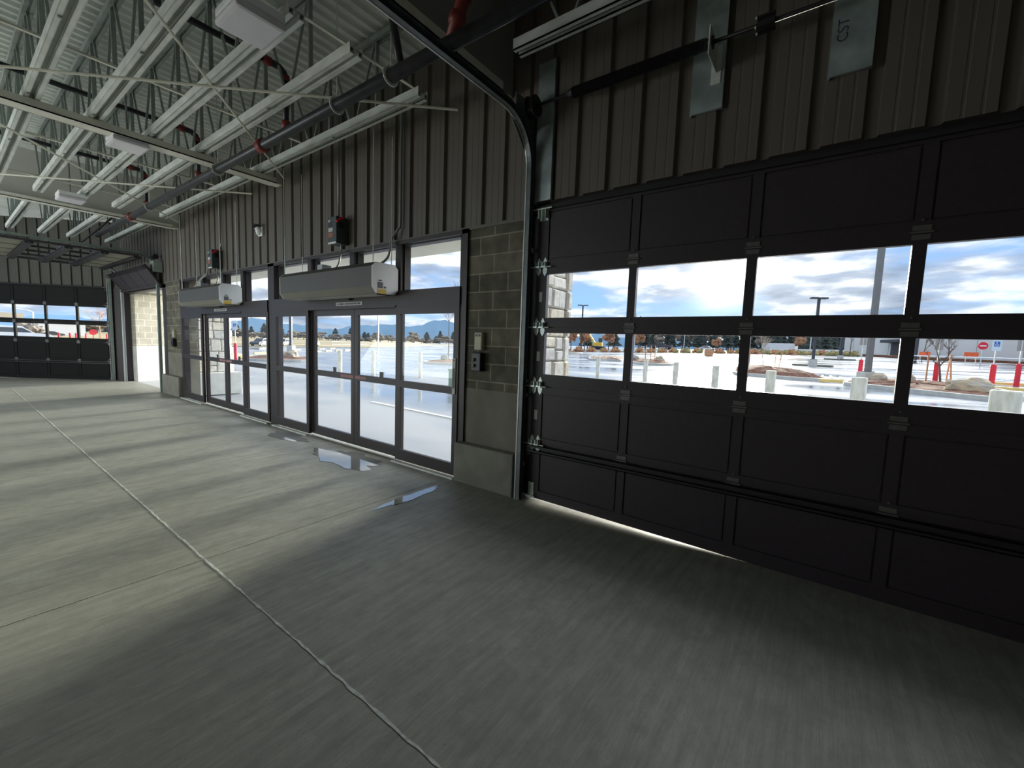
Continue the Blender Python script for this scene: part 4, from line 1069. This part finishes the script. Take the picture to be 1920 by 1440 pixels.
# signs and barricades
def barricade(x, y, w, label):
    t = T('orange_sign', label, 'sign', at(x, y), .1, 'orange signs in the lot')
    MB().box(-w / 2, -.03, .85, w / 2, 0, 1.32).build('panel', 'orange', t)
    for s in (-1, 1): MB().box(s * w * .35 - .03, 0, 0, s * w * .35 + .03, .05, 1.0).build('leg', 'palepole', t)
barricade(8.37, 58.7, .9, 'orange sign near the dark pole in front of the grey building')
barricade(12.8, 64, 1.15, 'orange sign below the bare tree at the grey building')
t = T('do_not_enter_sign', 'round red sign with white bar on the grey building front', 'sign', at(14.1, 66.5), .15)
MB().tube([(0, -.02, 2.05), (0, .02, 2.05)], .42, 20).build('disc', 'redpost', t)
MB().box(-.27, -.035, 1.98, .27, -.02, 2.12).build('bar', 'white', t); MB().box(-.03, 0, 0, .03, .05, 2.0).build('post', 'palepole', t)
# wooden crate
t = T('wooden_crate', 'orange wooden crate planter at the edge of the lot', 'crate', at(-14.9, 68.5), .2)
MB().cbox(-.65, -.65, 0, .65, .65, 1.0, .03).build('box', 'crate', t)
for z in (.1, .5, .9): MB().box(-.68, -.68, z, .68, .68, z + .08).build('band', 'stake', t)

# saplings and stakes
def branchy(seed, h, r, levels=3, lean=.0, crown=.35):
    rnd = random.Random(seed); mb = MB()
    def grow(p, d, l, rr, lev):
        n = 4; pts = [p]; rs = [rr]; q = p.copy(); dd = d.copy()
        for i in range(n):
            dd = (dd + Vector((rnd.uniform(-.12, .12), rnd.uniform(-.12, .12), rnd.uniform(-.02, .1)))).normalized()
            q = q + dd * (l / n); pts.append(q.copy()); rs.append(rr * (1 - .75 * (i + 1) / n) + .003)
        mb.tube(pts, rs, 5, False)
        if lev > 0:
            for k in range(5 if lev == levels else 4):
                i = rnd.randint(1 if lev < levels else 2, n); a = rnd.uniform(0, 2 * PI)
                nd = (dd * .7 + Vector((math.cos(a), math.sin(a), rnd.uniform(.1, .6))) * .8).normalized()
                grow(pts[i], nd, l * rnd.uniform(.35, .55), rs[i] * .6 + .002, lev - 1)
    grow(Vector((0, 0, -.05)), Vector((lean, 0, 1)).normalized(), h, r, levels)
    return mb
def sapling(x, y, h, r, label, seed, m='bark', lev=3):
    t = T('bare_sapling', label, 'tree', at(x, y, .1), seed, 'bare young trees in the lot')
    branchy(seed, h, r, lev).build('trunk_and_branches', m, t)
    return t
sapling(4.4, 24.2, 1.75, .05, 'bare sapling tied between stakes on the island by the yellow wheel stops', 1)
sapling(-3.43, 30.5, 1.9, .05, 'bare sapling on the pointed mulch island', 2, 'barkpale')
sapling(-27.2, 23.5, 4.6, .06, 'slim bare sapling beside the grey boulder island', 3)
sapling(11.6, 67, 3.0, .07, 'bare tree against the grey building beside the round red sign', 4)
sapling(8.9, 64, 3.0, .07, 'bare tree against the grey building near the dark pole', 5)
sapling(3.2, 92, 4.5, .1, 'bare tree left of the entrance of the grey building', 6)
def stake(x, y, h, label, lean=0):
    o = MB().bar((0, 0, -.05), (lean, 0, h), .06, .06).build('tree_stake', 'stake', loc=at(x, y, .15)); meta(o, label, 'stake', 'wooden tree stakes')
stake(3.92, 24.4, 1.3, 'wooden stake on the sapling side facing the light pole')
stake(4.85, 25.9, 1.3, 'upright wooden stake behind the sapling by the yellow wheel stops', .06)
stake(4.98, 25.6, 1.3, 'leaning wooden stake behind the sapling by the yellow wheel stops', -.12)
stake(-4.4, 31.0, 1.35, 'wooden stake at the boulder end of the pointed mulch island')
stake(-2.8, 30.4, 1.35, 'wooden stake beside the sapling on the pointed mulch island', .04)
stake(-2.55, 30.2, 1.35, 'leaning wooden stake on the pointed mulch island', .14)
for k, (x, y) in enumerate(((-14.2, 37.5), (-13.8, 37.8), (-13.2, 37.2))): stake(x, y, 1.5, 'thin wooden stake on the island in the second lower pane')

# crowns / tree line
def blob(seed, n, spread, r, zs=1.2):
    import bmesh
    rnd = random.Random(seed); mb = MB()
    for i in range(n):
        bm = bmesh.new(); bmesh.ops.create_icosphere(bm, subdivisions=2, radius=1)
        c = Vector((rnd.uniform(-spread, spread), rnd.uniform(-spread, spread), rnd.uniform(-spread * .7, spread * zs))); rr = r * rnd.uniform(.6, 1.1)
        vs = []
        for v in bm.verts:
            d = 1 + .45 * noise.noise(v.co * 2.2 + Vector((seed + i, 0, 0))) + .25 * rnd.uniform(-1, 1)
            vs.append(c + v.co * rr * d)
        bm.verts.index_update(); mb.add(vs, [[v.index for v in f.verts] for f in bm.faces]); bm.free()
    return mb
def conifer_mb(seed, h, r):
    rnd = random.Random(seed); mb = MB(); n = 14; L_ = 9
    for i in range(L_):
        z0 = h * (.12 + .88 * i / L_); z1 = min(h, z0 + h * .2); rr = r * (1 - i / L_) ** .8 * rnd.uniform(.85, 1.1) + .1
        vs = [(0, 0, z1)]
        for k in range(n * 2):
            a = PI * k / n; q = rr * (rnd.uniform(.8, 1.1) if k % 2 else rnd.uniform(.45, .65))
            vs.append((q * math.cos(a), q * math.sin(a), z0 + rnd.uniform(-.03, .03) * h))
        mb.add(vs, [(0, 1 + k, 1 + (k + 1) % (2 * n)) for k in range(2 * n)])
    return mb
def proto_tree(name, kind, label, group, seed):
    t = T(name, label, 'tree', (0, 0, 0), 0, group)
    if kind == 'con':
        MB().tube([(0, 0, 0), (0, 0, 9)], [.2, .04], 6).build('trunk', 'bark', t); conifer_mb(seed, 10, 2.3).build('foliage', 'conifer', t)
    else:
        MB().tube([(0, 0, 0), (0, 0, 3.2)], [.2, .12], 6).build('trunk', 'bark', t)
        blob(seed, 22, 1.5, .85, 1.5).build('foliage', 'autumn' if kind == 'aut' else 'decid', t, loc=(0, 0, 4.3))
    return t
rn = random.Random(5)
cons = [proto_tree('conifer_tree', 'con', 'dark conifer in the tree line behind the parking lot', 'conifers behind the lot', s) for s in (1, 2, 3)]
dec = [proto_tree('leafless_tree', 'dec', 'grey-brown leafless tree in the tree line beyond the lot', 'leafless trees beyond the lot', s) for s in (4, 5)]
aut = [proto_tree('autumn_tree', 'aut', 'small orange autumn tree behind the shrub hedge', 'autumn trees behind the hedge', s) for s in (6, 7)]
used = {}
def plant(plist, x, y, s, sz=None):
    i = rn.randrange(len(plist)); p = plist[i]
    key = p.name
    loc = at(x, y, -.05); sc = (s, s, sz or s)
    if key not in used:
        used[key] = 1; p.location = loc; p.scale = sc; p.rotation_euler = (0, 0, rn.uniform(0, 6)); return p
    return dup(p, loc, rn.uniform(0, 6), None, None, sc)
# dense line seen through the closed door (bearing -21..+3 degrees)
def tree_row(b0, b1, d, step, pcon, smin, smax, hmin=.9, hmax=1.15, skip=0.0, wide=1.0):
    b = b0
    while b < b1:
        ss = rn.uniform(smin, smax); kind = cons if rn.random() < pcon else dec
        if rn.random() >= skip:
            rb = math.radians(b); plant(kind, d * math.sin(rb), d * math.cos(rb), ss * wide, ss * rn.uniform(hmin, hmax))
        b += math.degrees(step * ss / d)
tree_row(-19.6, 1.5, 150, 4.7, .8, .75, 1.05, .85, 1.0, skip=.06)
tree_row(-20.4, 2, 157, 4.7, .85, .9, 1.15, .85, 1.05)
tree_row(-20.2, 2, 164.5, 4.7, .9, 1.0, 1.25, .85, 1.05)
tree_row(-21, 2.5, 173, 5.4, .3, 1.1, 1.35, .8, 1.0)
for b, d, s in ((-24.5, 112, .75), (-27.8, 100, .65), (-20.6, 111, .7), (-11.3, 108, .5), (-2.6, 118, .6), (-29.6, 104, .7)):
    b = math.radians(b); plant(aut, d * math.sin(b), d * math.cos(b), s, s * .95)
for b, d, s in ((-27.2, 128, .8), (-23.7, 128, .9), (-1.4, 112, .8), (-.2, 125, .8)):
    b = math.radians(b); plant(cons, d * math.sin(b), d * math.cos(b), s)
# low distant line seen through the sliding doors (bearing -80..-44)
tree_row(-83, -42, 232, 6.4, .12, .7, .95, .45, .6, .05, 1.3)
tree_row(-82, -42, 243, 6.4, .25, .8, 1.05, .5, .7, .0, 1.3)
tree_row(-83, -42, 256, 6.4, .45, .9, 1.3, .55, .8, 0, 1.2)
# shrub hedge
sh = []
for s, m, lab in ((1, 'shrub', 'yellow-green shrub in the hedge along the lot edge'), (2, 'shrub2', 'rusty orange shrub in the hedge along the lot edge')):
    o = blob(s + 20, 7, .5, .42, .7).build('hedge_shrub', m, loc=(0, 0, 0)); meta(o, lab, 'shrub', 'hedge shrubs along the lot edge'); sh.append(o)
cnt = 0
hx = -44.0; k = 0
while hx < 4.5:
    sw_ = rn.uniform(.75, 1.1); f = (hx + 44) / 52
    y = 72 + 26 * math.sin(min(1, f * 1.25) * PI / 2) - 4 * f + (.0 if k % 2 else 1.9)
    src = sh[1 if rn.random() < (.65 if f < .35 else .2) else 0]
    if cnt < 2: o = sh[cnt]; cnt += 1
    else: o = src.copy(); COL.objects.link(o)
    o.location = at(hx, y, .3); o.scale = (sw_ * 1.1, sw_ * .8, sw_ * 1.15); o.rotation_euler = (0, 0, rn.choice((0, PI)))
    hx += .78 * sw_ + .25; k += 1
# white barrier and trailer
o = MB().bar(at(-11.5, 110, .5), at(4.4, 104.6, .5), .5, 1.1).build('white_barrier', 'barrier'); meta(o, 'long low white barrier wall beyond the shrub hedge', 'barrier')
t = T('box_trailer', 'long white box trailer beyond the shrub hedge', 'trailer', at(-9.5, 121), -.25)
MB().cbox(-3.6, -1.2, .5, 3.6, 1.2, 2.3, .08).build('box', 'carwhite', t)
for x in (-2.2, -1.3, 2.4):
    MB().tube([(x, -1.22, .4), (x, -1.0, .4)], .4, 14).build('wheel', 'tyre', t)
MB().box(-3.6, -1.1, .35, 3.6, 1.1, .5).build('frame', 'darkpole', t)

# vehicles
def vehicle(kind, x, y, rz, m, label, s=1.0):
    t = T({'car': 'parked_car', 'pickup': 'pickup_truck', 'suv': 'white_suv'}[kind], label, 'truck' if kind == 'pickup' else 'car', at(x, y), rz)
    if kind == 'car':
        low = [(-2.2, .3), (2.2, .3), (2.25, .62), (2.0, .78), (1.05, .9), (-1.3, .95), (-2.15, .88), (-2.25, .6)]
        cab = [(1.0, .88), (.25, 1.38), (-.85, 1.42), (-1.75, .93)]; win = [(.86, .93), (.22, 1.32), (-.82, 1.35), (-1.5, .96)]
        wx = (-1.35, 1.35); H_ = .8
    elif kind == 'pickup':
        low = [(-2.9, .5), (2.8, .5), (2.85, 1.0), (2.6, 1.15), (1.1, 1.2), (-2.9, 1.2)]
        cab = [(1.15, 1.18), (.6, 1.85), (-.9, 1.88), (-1.0, 1.18)]; win = [(1.0, 1.24), (.55, 1.76), (-.82, 1.78), (-.9, 1.24)]
        wx = (-1.8, 1.9); H_ = .9
    else:
        low = [(-2.4, .35), (2.4, .35), (2.45, .8), (2.2, 1.0), (1.1, 1.1), (-2.3, 1.15), (-2.45, .7)]
        cab = [(1.2, 1.08), (.35, 1.72), (-1.9, 1.75), (-2.3, 1.1)]; win = [(1.02, 1.14), (.3, 1.63), (-1.8, 1.65), (-2.1, 1.15)]
        wx = (-1.5, 1.5); H_ = .9
    MB().prism(low, lambda u, v, q: (u, q, v), -H_, H_).build('body', m, t)
    n = len(cab); c1 = MB(); c1.add([(u, -H_ + .05 if v < 1.2 and i in (0, n - 1) else -H_ + .18, v) for i, (u, v) in enumerate(cab)] + [(u, H_ - .05 if v < 1.2 and i in (0, n - 1) else H_ - .18, v) for i, (u, v) in enumerate(cab)], [tuple(range(n)), tuple(range(n, 2 * n))] + [(i, (i + 1) % n, n + (i + 1) % n, n + i) for i in range(n)])
    cb = c1.build('cabin', m, t)
    for sgn in (-1, 1):
        w = MB(); w.add([(u, sgn * (H_ - .035 if i in (0, 3) else H_ - .165), v) for i, (u, v) in enumerate(win)], [(0, 1, 2, 3)]); w.build('side_window', 'glass_dark', cb)
    ws = MB(); (a, b), (c, d) = cab[0], cab[1]; ws.add([(a + .015, -H_ + .12, b + .04), (a + .015, H_ - .12, b + .04), (c + .03, H_ - .22, d - .03), (c + .03, -H_ + .22, d - .03)], [(0, 1, 2, 3)]); ws.build('windscreen', 'glass_dark', cb)
    for wx_ in wx:
        for sgn in (-1, 1):
            wh = MB().tube([(wx_, sgn * H_ * .78, .36), (wx_, sgn * (H_ + .02), .36)], .36, 16).build('wheel', 'tyre', t)
            MB().tube([(wx_, sgn * (H_ + .02), .36), (wx_, sgn * (H_ + .03), .36)], .2, 12).build('hub', 'signback', wh)
    t.scale = (s, s, s)
vehicle('car', -69.5, 25.8, -.85, 'carblue', 'dark blue sedan parked beyond the lot seen through the far sliding doors', .85)
vehicle('car', -74.5, 31.5, -.85, 'cardark', 'second dark car parked behind the dark blue sedan', .85)
vehicle('car', -76, 37.5, -.85, 'carwhite', 'pale car at the field edge beside the centre post', .8)
vehicle('pickup', -44.2, 138, .05, 'cardark', 'dark pickup truck driving past behind the shrub hedge', 1.35)
vehicle('car', -25.5, 118, .1, 'carwhite', 'white car half hidden behind the hedge near the wooden crate', 1.0)
vehicle('suv', -62, .9, PI / 2 - .07, 'carwhite', 'white sport utility vehicle seen through the far overhead door', 1.0)
# excavator
t = T('excavator', 'yellow excavator with raised arm beyond the shrub hedge', 'excavator', at(-53, 109.5), .3)
MB().cbox(-1.4, -1.2, .9, 1.2, 1.2, 2.0, .1).build('body', 'excyellow', t); MB().cbox(.2, -1.1, 2.0, 1.2, .1, 3.2, .1).build('cab', 'glass_dark', t)
for s in (-1, 1): MB().cbox(-1.8, s * 1.2 - .3, 0, 1.8, s * 1.2 + .3, .85, .2).build('crawler', 'tyre', t)
MB().bar((-1.0, 0, 1.8), (-2.6, 0, 4.1), .4, .5).bar((-2.6, 0, 4.1), (-3.4, 0, 4.1), .4, .5).build('boom', 'excyellow', t)
MB().bar((-3.3, 0, 4.2), (-5.3, 0, 1.6), .3, .35).build('stick', 'excyellow', t)
MB().prism([(-5.5, 1.7), (-4.9, 1.5), (-4.7, .9), (-5.4, .7)], lambda u, v, q: (u, q, v), -.4, .4).build('bucket', 'darkpole', t)

# grey building
bt = T('warehouse', 'large plain grey building on the far side of the lot', 'building', at(11, 85))
A, B_ = (3.16, 122), (20.5, 64); dx, dy = B_[0] - A[0], B_[1] - A[1]; l = math.hypot(dx, dy); ux, uy = dx / l, dy / l; nx, ny = -uy, ux
if nx < 0: nx, ny = -nx, -ny
def bw(u, v, s): return (A[0] + ux * u + nx * s, A[1] + uy * u + ny * s, v)
MB().prism([(0, 0), (l + 30, 0), (l + 30, 6.6), (0, 6.6)], bw, 0, 30).build('wall', 'bldg', bt, True)
MB().prism([(-.1, 6.4), (l + 30, 6.4), (l + 30, 6.75), (-.1, 6.75)], bw, -.12, 30).build('parapet', 'bldg', bt, True)
for u in range(5, int(l) + 26, 8): MB().prism([(u, .5), (u + .06, .5), (u + .06, 6.4), (u, 6.4)], bw, -.03, .02).build('panel_joint', 'signback', bt, True)
en = MB().prism([(22, 1.5), (26.5, 1.5), (26.5, 4.4), (22, 4.4)], bw, -.06, .02).build('entrance', 'darkopen', bt, True)
MB().prism([(21, 4.4), (27.5, 4.4), (27.5, 4.9), (21, 4.9)], bw, -1.4, .02).build('entrance_canopy', 'darkpole', bt, True)
MB().prism([(l - 6.2, 1.4), (l - 4.0, 1.4), (l - 4.0, 2.75), (l - 6.2, 2.75)], bw, -.06, .02).build('loading_door', 'darkopen', bt, True)
MB().prism([(l - 3.2, 1.4), (l + 1, 1.4), (l + 1, 1.85), (l - 3.2, 1.85)], bw, -.06, .02).build('loading_door', 'darkopen', bt, True)
# landscape rubble strip at the building foot
mb = MB()
o = MB().bar(at(6.3, 100, .1), at(18.2, 66, .1), 2.2, .5).build('planting_bed', 'mulch'); meta(o, 'mulched planting strip along the foot of the grey building', 'planting bed')

# ---- seen through the far closed overhead door (bearing around -84..-92 degrees)
t = T('fuel_canopy', 'tan flat fuel station canopy seen through the far overhead door', 'canopy', (-155, -12, 0))
MB().box(-160, -40, 3.65, -150, 8.8, 4.75).build('fascia', 'canopy', t, True)
for y in (-25, -8): MB().box(-155.3, y - .3, 0, -154.7, y + .3, 3.65).build('column', 'bldgwhite', t, True)
t = T('white_store_building', 'low white building behind the red posts in the far overhead door', 'building', (-150, 14, 0))
MB().box(-160, 10, 0, -140, 17.4, 3.0).build('wall', 'bldgwhite', t, True); MB().box(-160.3, 9.7, 3.0, -139.7, 17.7, 3.3).build('roof_edge', 'bldgwhite', t, True)
t = T('street_lamp', 'pale street lamp with bent arm seen through the far overhead door', 'street lamp', (-137, 9.0, 0))
MB().tube([(-137, 9.0, 0), (-137, 9.0, 4.9)], .16, 8).build('pole', 'white', t, True)
MB().tube([(-137, 9.0, 4.9), (-137, 8.3, 5.2), (-137, 7.0, 5.4)], .1, 8).build('arm', 'white', t, True)
MB().box(-137.2, 6.4, 5.34, -136.8, 7.2, 5.5).build('lamp_head', 'white', t, True)
for x, y, lab in ((-85, 6.43, 'red post outside the far overhead door, in front of the dark car roof'), (-85, 7.5, 'red post outside the far overhead door, in front of the white building'), (-85, 8.1, 'red post outside the far overhead door, behind a mullion'), (-85, 9.1, 'red post outside the far overhead door, beside the red octagonal sign'), (-85, 11.3, 'red post outside the far overhead door, at the door edge')):
    o = MB().lathe([(.10, 0), (.10, 1.0), (.05, 1.05)], (0, 0, 0), 10).build('guard_post', 'redpost', loc=(x, y, 0)); meta(o, lab, 'post', 'red guard posts outside the far overhead door')
t = T('red_stop_sign', 'red octagonal sign outside the far overhead door', 'sign', (-84, 9.7, 0), 1.5)
MB().tube([(0, -.02, 1.25), (0, .02, 1.25)], .42, 8).build('panel', 'redpost', t); MB().box(-.04, 0, 0, .04, .06, 1.2).build('post', 'redpost', t)
sapling(-84, 10.4, 4.2, .09, 'bare reddish tree outside the far overhead door', 12, 'stake', 4)
o = blob(44, 16, 1.5, 1.1, .3).build('brown_thicket', 'decid', loc=(-128, 7.8, 1.2)); meta(o, 'brown leafless thicket behind the white vehicle', 'shrub')
vehicle('car', -126, 10.6, 1.57, 'cardark', 'dark car behind the red posts seen through the far overhead door', .7)
# hills
hm = MB(); hv = []; n = 160
for i in range(n + 1):
    b = math.radians(-95 + 120 * i / n); d = 2400
    bd = math.degrees(b)
    z = 48 + 70 * math.exp(-((bd + 45.5) / 4.6) ** 2) + 34 * math.exp(-((bd + 54) / 3.2) ** 2) + 30 * math.exp(-((bd + 67) / 4) ** 2) + 26 * math.exp(-((bd + 39) / 3.5) ** 2) + 22 * math.exp(-((bd + 25) / 5) ** 2) + 6 * math.sin(i * .9) + 4 * math.sin(i * 2.3)
    hv += [(d * math.sin(b), d * math.cos(b), -20), (d * math.sin(b), d * math.cos(b), z)]
hm.add(hv, [(2 * i, 2 * i + 2, 2 * i + 3, 2 * i + 1) for i in range(n)])
struct('hills', hm, 'hill', 'hazy blue mountains on the horizon', 'hills')
# plain under the horizon
struct('land', MB().box(-2600, 320, -3, 2600, 2600, 2.0), 'field', 'distant flat land below the mountains', 'land')

# ------------------------------------------------------------------ world and lights
W = bpy.data.worlds.new('sky'); SC.world = W; W.use_nodes = True
N = W.node_tree.nodes; L = W.node_tree.links; N.clear()
out = N.new('ShaderNodeOutputWorld'); bg = N.new('ShaderNodeBackground'); L.new(bg.outputs[0], out.inputs[0])
tc = N.new('ShaderNodeTexCoord'); nrm = N.new('ShaderNodeVectorMath'); nrm.operation = 'NORMALIZE'; L.new(tc.outputs['Generated'], nrm.inputs[0])
sep = N.new('ShaderNodeSeparateXYZ'); L.new(nrm.outputs[0], sep.inputs[0])
def ramp(inp, stops):
    r = N.new('ShaderNodeValToRGB'); L.new(inp, r.inputs[0]); e = r.color_ramp.elements
    e[0].position, e[0].color = stops[0][0], (*stops[0][1], 1); e[1].position, e[1].color = stops[-1][0], (*stops[-1][1], 1)
    for p, c in stops[1:-1]:
        k = e.new(p); k.color = (*c, 1)
    return r.outputs[0]
blue = ramp(sep.outputs[2], [(0.0, (.42, .68, 1.0)), (.06, (.36, .62, 1.0)), (.2, (.33, .52, .88)), (.6, (.40, .50, .66))])
mp = N.new('ShaderNodeMapping'); mp.inputs['Scale'].default_value = (1, 1, 4.2); L.new(nrm.outputs[0], mp.inputs[0])
nz = N.new('ShaderNodeTexNoise'); nz.inputs['Scale'].default_value = 3.4; nz.inputs['Detail'].default_value = 8; nz.inputs['Roughness'].default_value = .58; L.new(mp.outputs[0], nz.inputs['Vector'])
nz2 = N.new('ShaderNodeTexNoise'); nz2.inputs['Scale'].default_value = 7; nz2.inputs['Detail'].default_value = 7; L.new(mp.outputs[0], nz2.inputs['Vector'])
def mrange(i, a, b, c=0., d=1.):
    r = N.new('ShaderNodeMapRange'); L.new(i, r.inputs[0])
    for k, v in enumerate((a, b, c, d)): r.inputs[k + 1].default_value = v
    return r.outputs[0]
cm = mrange(nz.outputs['Fac'], .40, .54)
cc = ramp(mrange(nz2.outputs['Fac'], .36, .64), [(0, (.30, .36, .47)), (.45, (.52, .58, .70)), (.7, (.95, .96, .98)), (1, (1.2, 1.2, 1.18))])
mx = N.new('ShaderNodeMix'); mx.data_type = 'RGBA'; L.new(cm, mx.inputs[0]); L.new(blue, mx.inputs[6]); L.new(cc, mx.inputs[7])
SUN_AZ, SUN_EL = math.radians(-10.5), math.radians(8.8)
sd = Vector((math.sin(SUN_AZ) * math.cos(SUN_EL), math.cos(SUN_AZ) * math.cos(SUN_EL), math.sin(SUN_EL)))
dt = N.new('ShaderNodeVectorMath'); dt.operation = 'DOT_PRODUCT'; L.new(nrm.outputs[0], dt.inputs[0]); dt.inputs[1].default_value = sd
def glow(p, k):
    m = N.new('ShaderNodeMath'); m.operation = 'MAXIMUM'; L.new(dt.outputs['Value'], m.inputs[0]); m.inputs[1].default_value = 0
    q = N.new('ShaderNodeMath'); q.operation = 'POWER'; L.new(m.outputs[0], q.inputs[0]); q.inputs[1].default_value = p
    r = N.new('ShaderNodeMath'); r.operation = 'MULTIPLY'; L.new(q.outputs[0], r.inputs[0]); r.inputs[1].default_value = k
    return r.outputs[0]
ad = N.new('ShaderNodeMath'); ad.operation = 'ADD'; L.new(glow(90, .20), ad.inputs[0]); L.new(glow(900, 1.6), ad.inputs[1])
cl = N.new('ShaderNodeMix'); cl.data_type = 'RGBA'; cl.blend_type = 'ADD'; cl.inputs[0].default_value = 1; L.new(mx.outputs[2], cl.inputs[6])
gv = N.new('ShaderNodeMix'); gv.data_type = 'RGBA'; gv.inputs[6].default_value = (0, 0, 0, 1); gv.inputs[7].default_value = (1, .97, .9, 1); L.new(ad.outputs[0], gv.inputs[0]); gv.clamp_factor = False
L.new(gv.outputs[2], cl.inputs[7])
L.new(cl.outputs[2], bg.inputs[0]); bg.inputs[1].default_value = 1.2
sl = bpy.data.lights.new('sun', 'SUN'); sl.energy = 9.5; sl.angle = math.radians(11); sl.color = (1, .97, .82)
so = bpy.data.objects.new('sun', sl); COL.objects.link(so); so.rotation_euler = (-sd).to_track_quat('-Z', 'Y').to_euler()
def area(name, loc, size, tgt, e, col=(1, 1, 1)):
    l_ = bpy.data.lights.new(name, 'AREA'); l_.shape = 'RECTANGLE'; l_.size, l_.size_y = size; l_.energy = e; l_.color = col
    o_ = bpy.data.objects.new(name, l_); COL.objects.link(o_); o_.location = loc
    o_.rotation_euler = (Vector(tgt) - Vector(loc)).to_track_quat('-Z', 'Y').to_euler(); return o_
sk = bpy.data.lights.new('bright_cloud_light', 'SUN'); sk.energy = 3.3; sk.angle = math.radians(48); sk.color = (.97, .98, 1)  # added second sun standing in for sky glow; brightens floor and side faces
ko = bpy.data.objects.new('bright_cloud_light', sk); COL.objects.link(ko)
kd = Vector((math.sin(.48) * math.cos(.54), math.cos(.48) * math.cos(.54), math.sin(.54))); ko.rotation_euler = (-kd).to_track_quat('-Z', 'Y').to_euler()
area('bay_opening_light', (-11, -12, .5), (17, 3.4), (-9.5, -8.2, 5.5), 1150, (.96, 1, .95))  # added fill lamp standing in for openings behind; lifts the ceiling
SC.view_settings.view_transform = 'Standard'
SC.view_settings.look = 'None'
SC.view_settings.exposure = 0.0
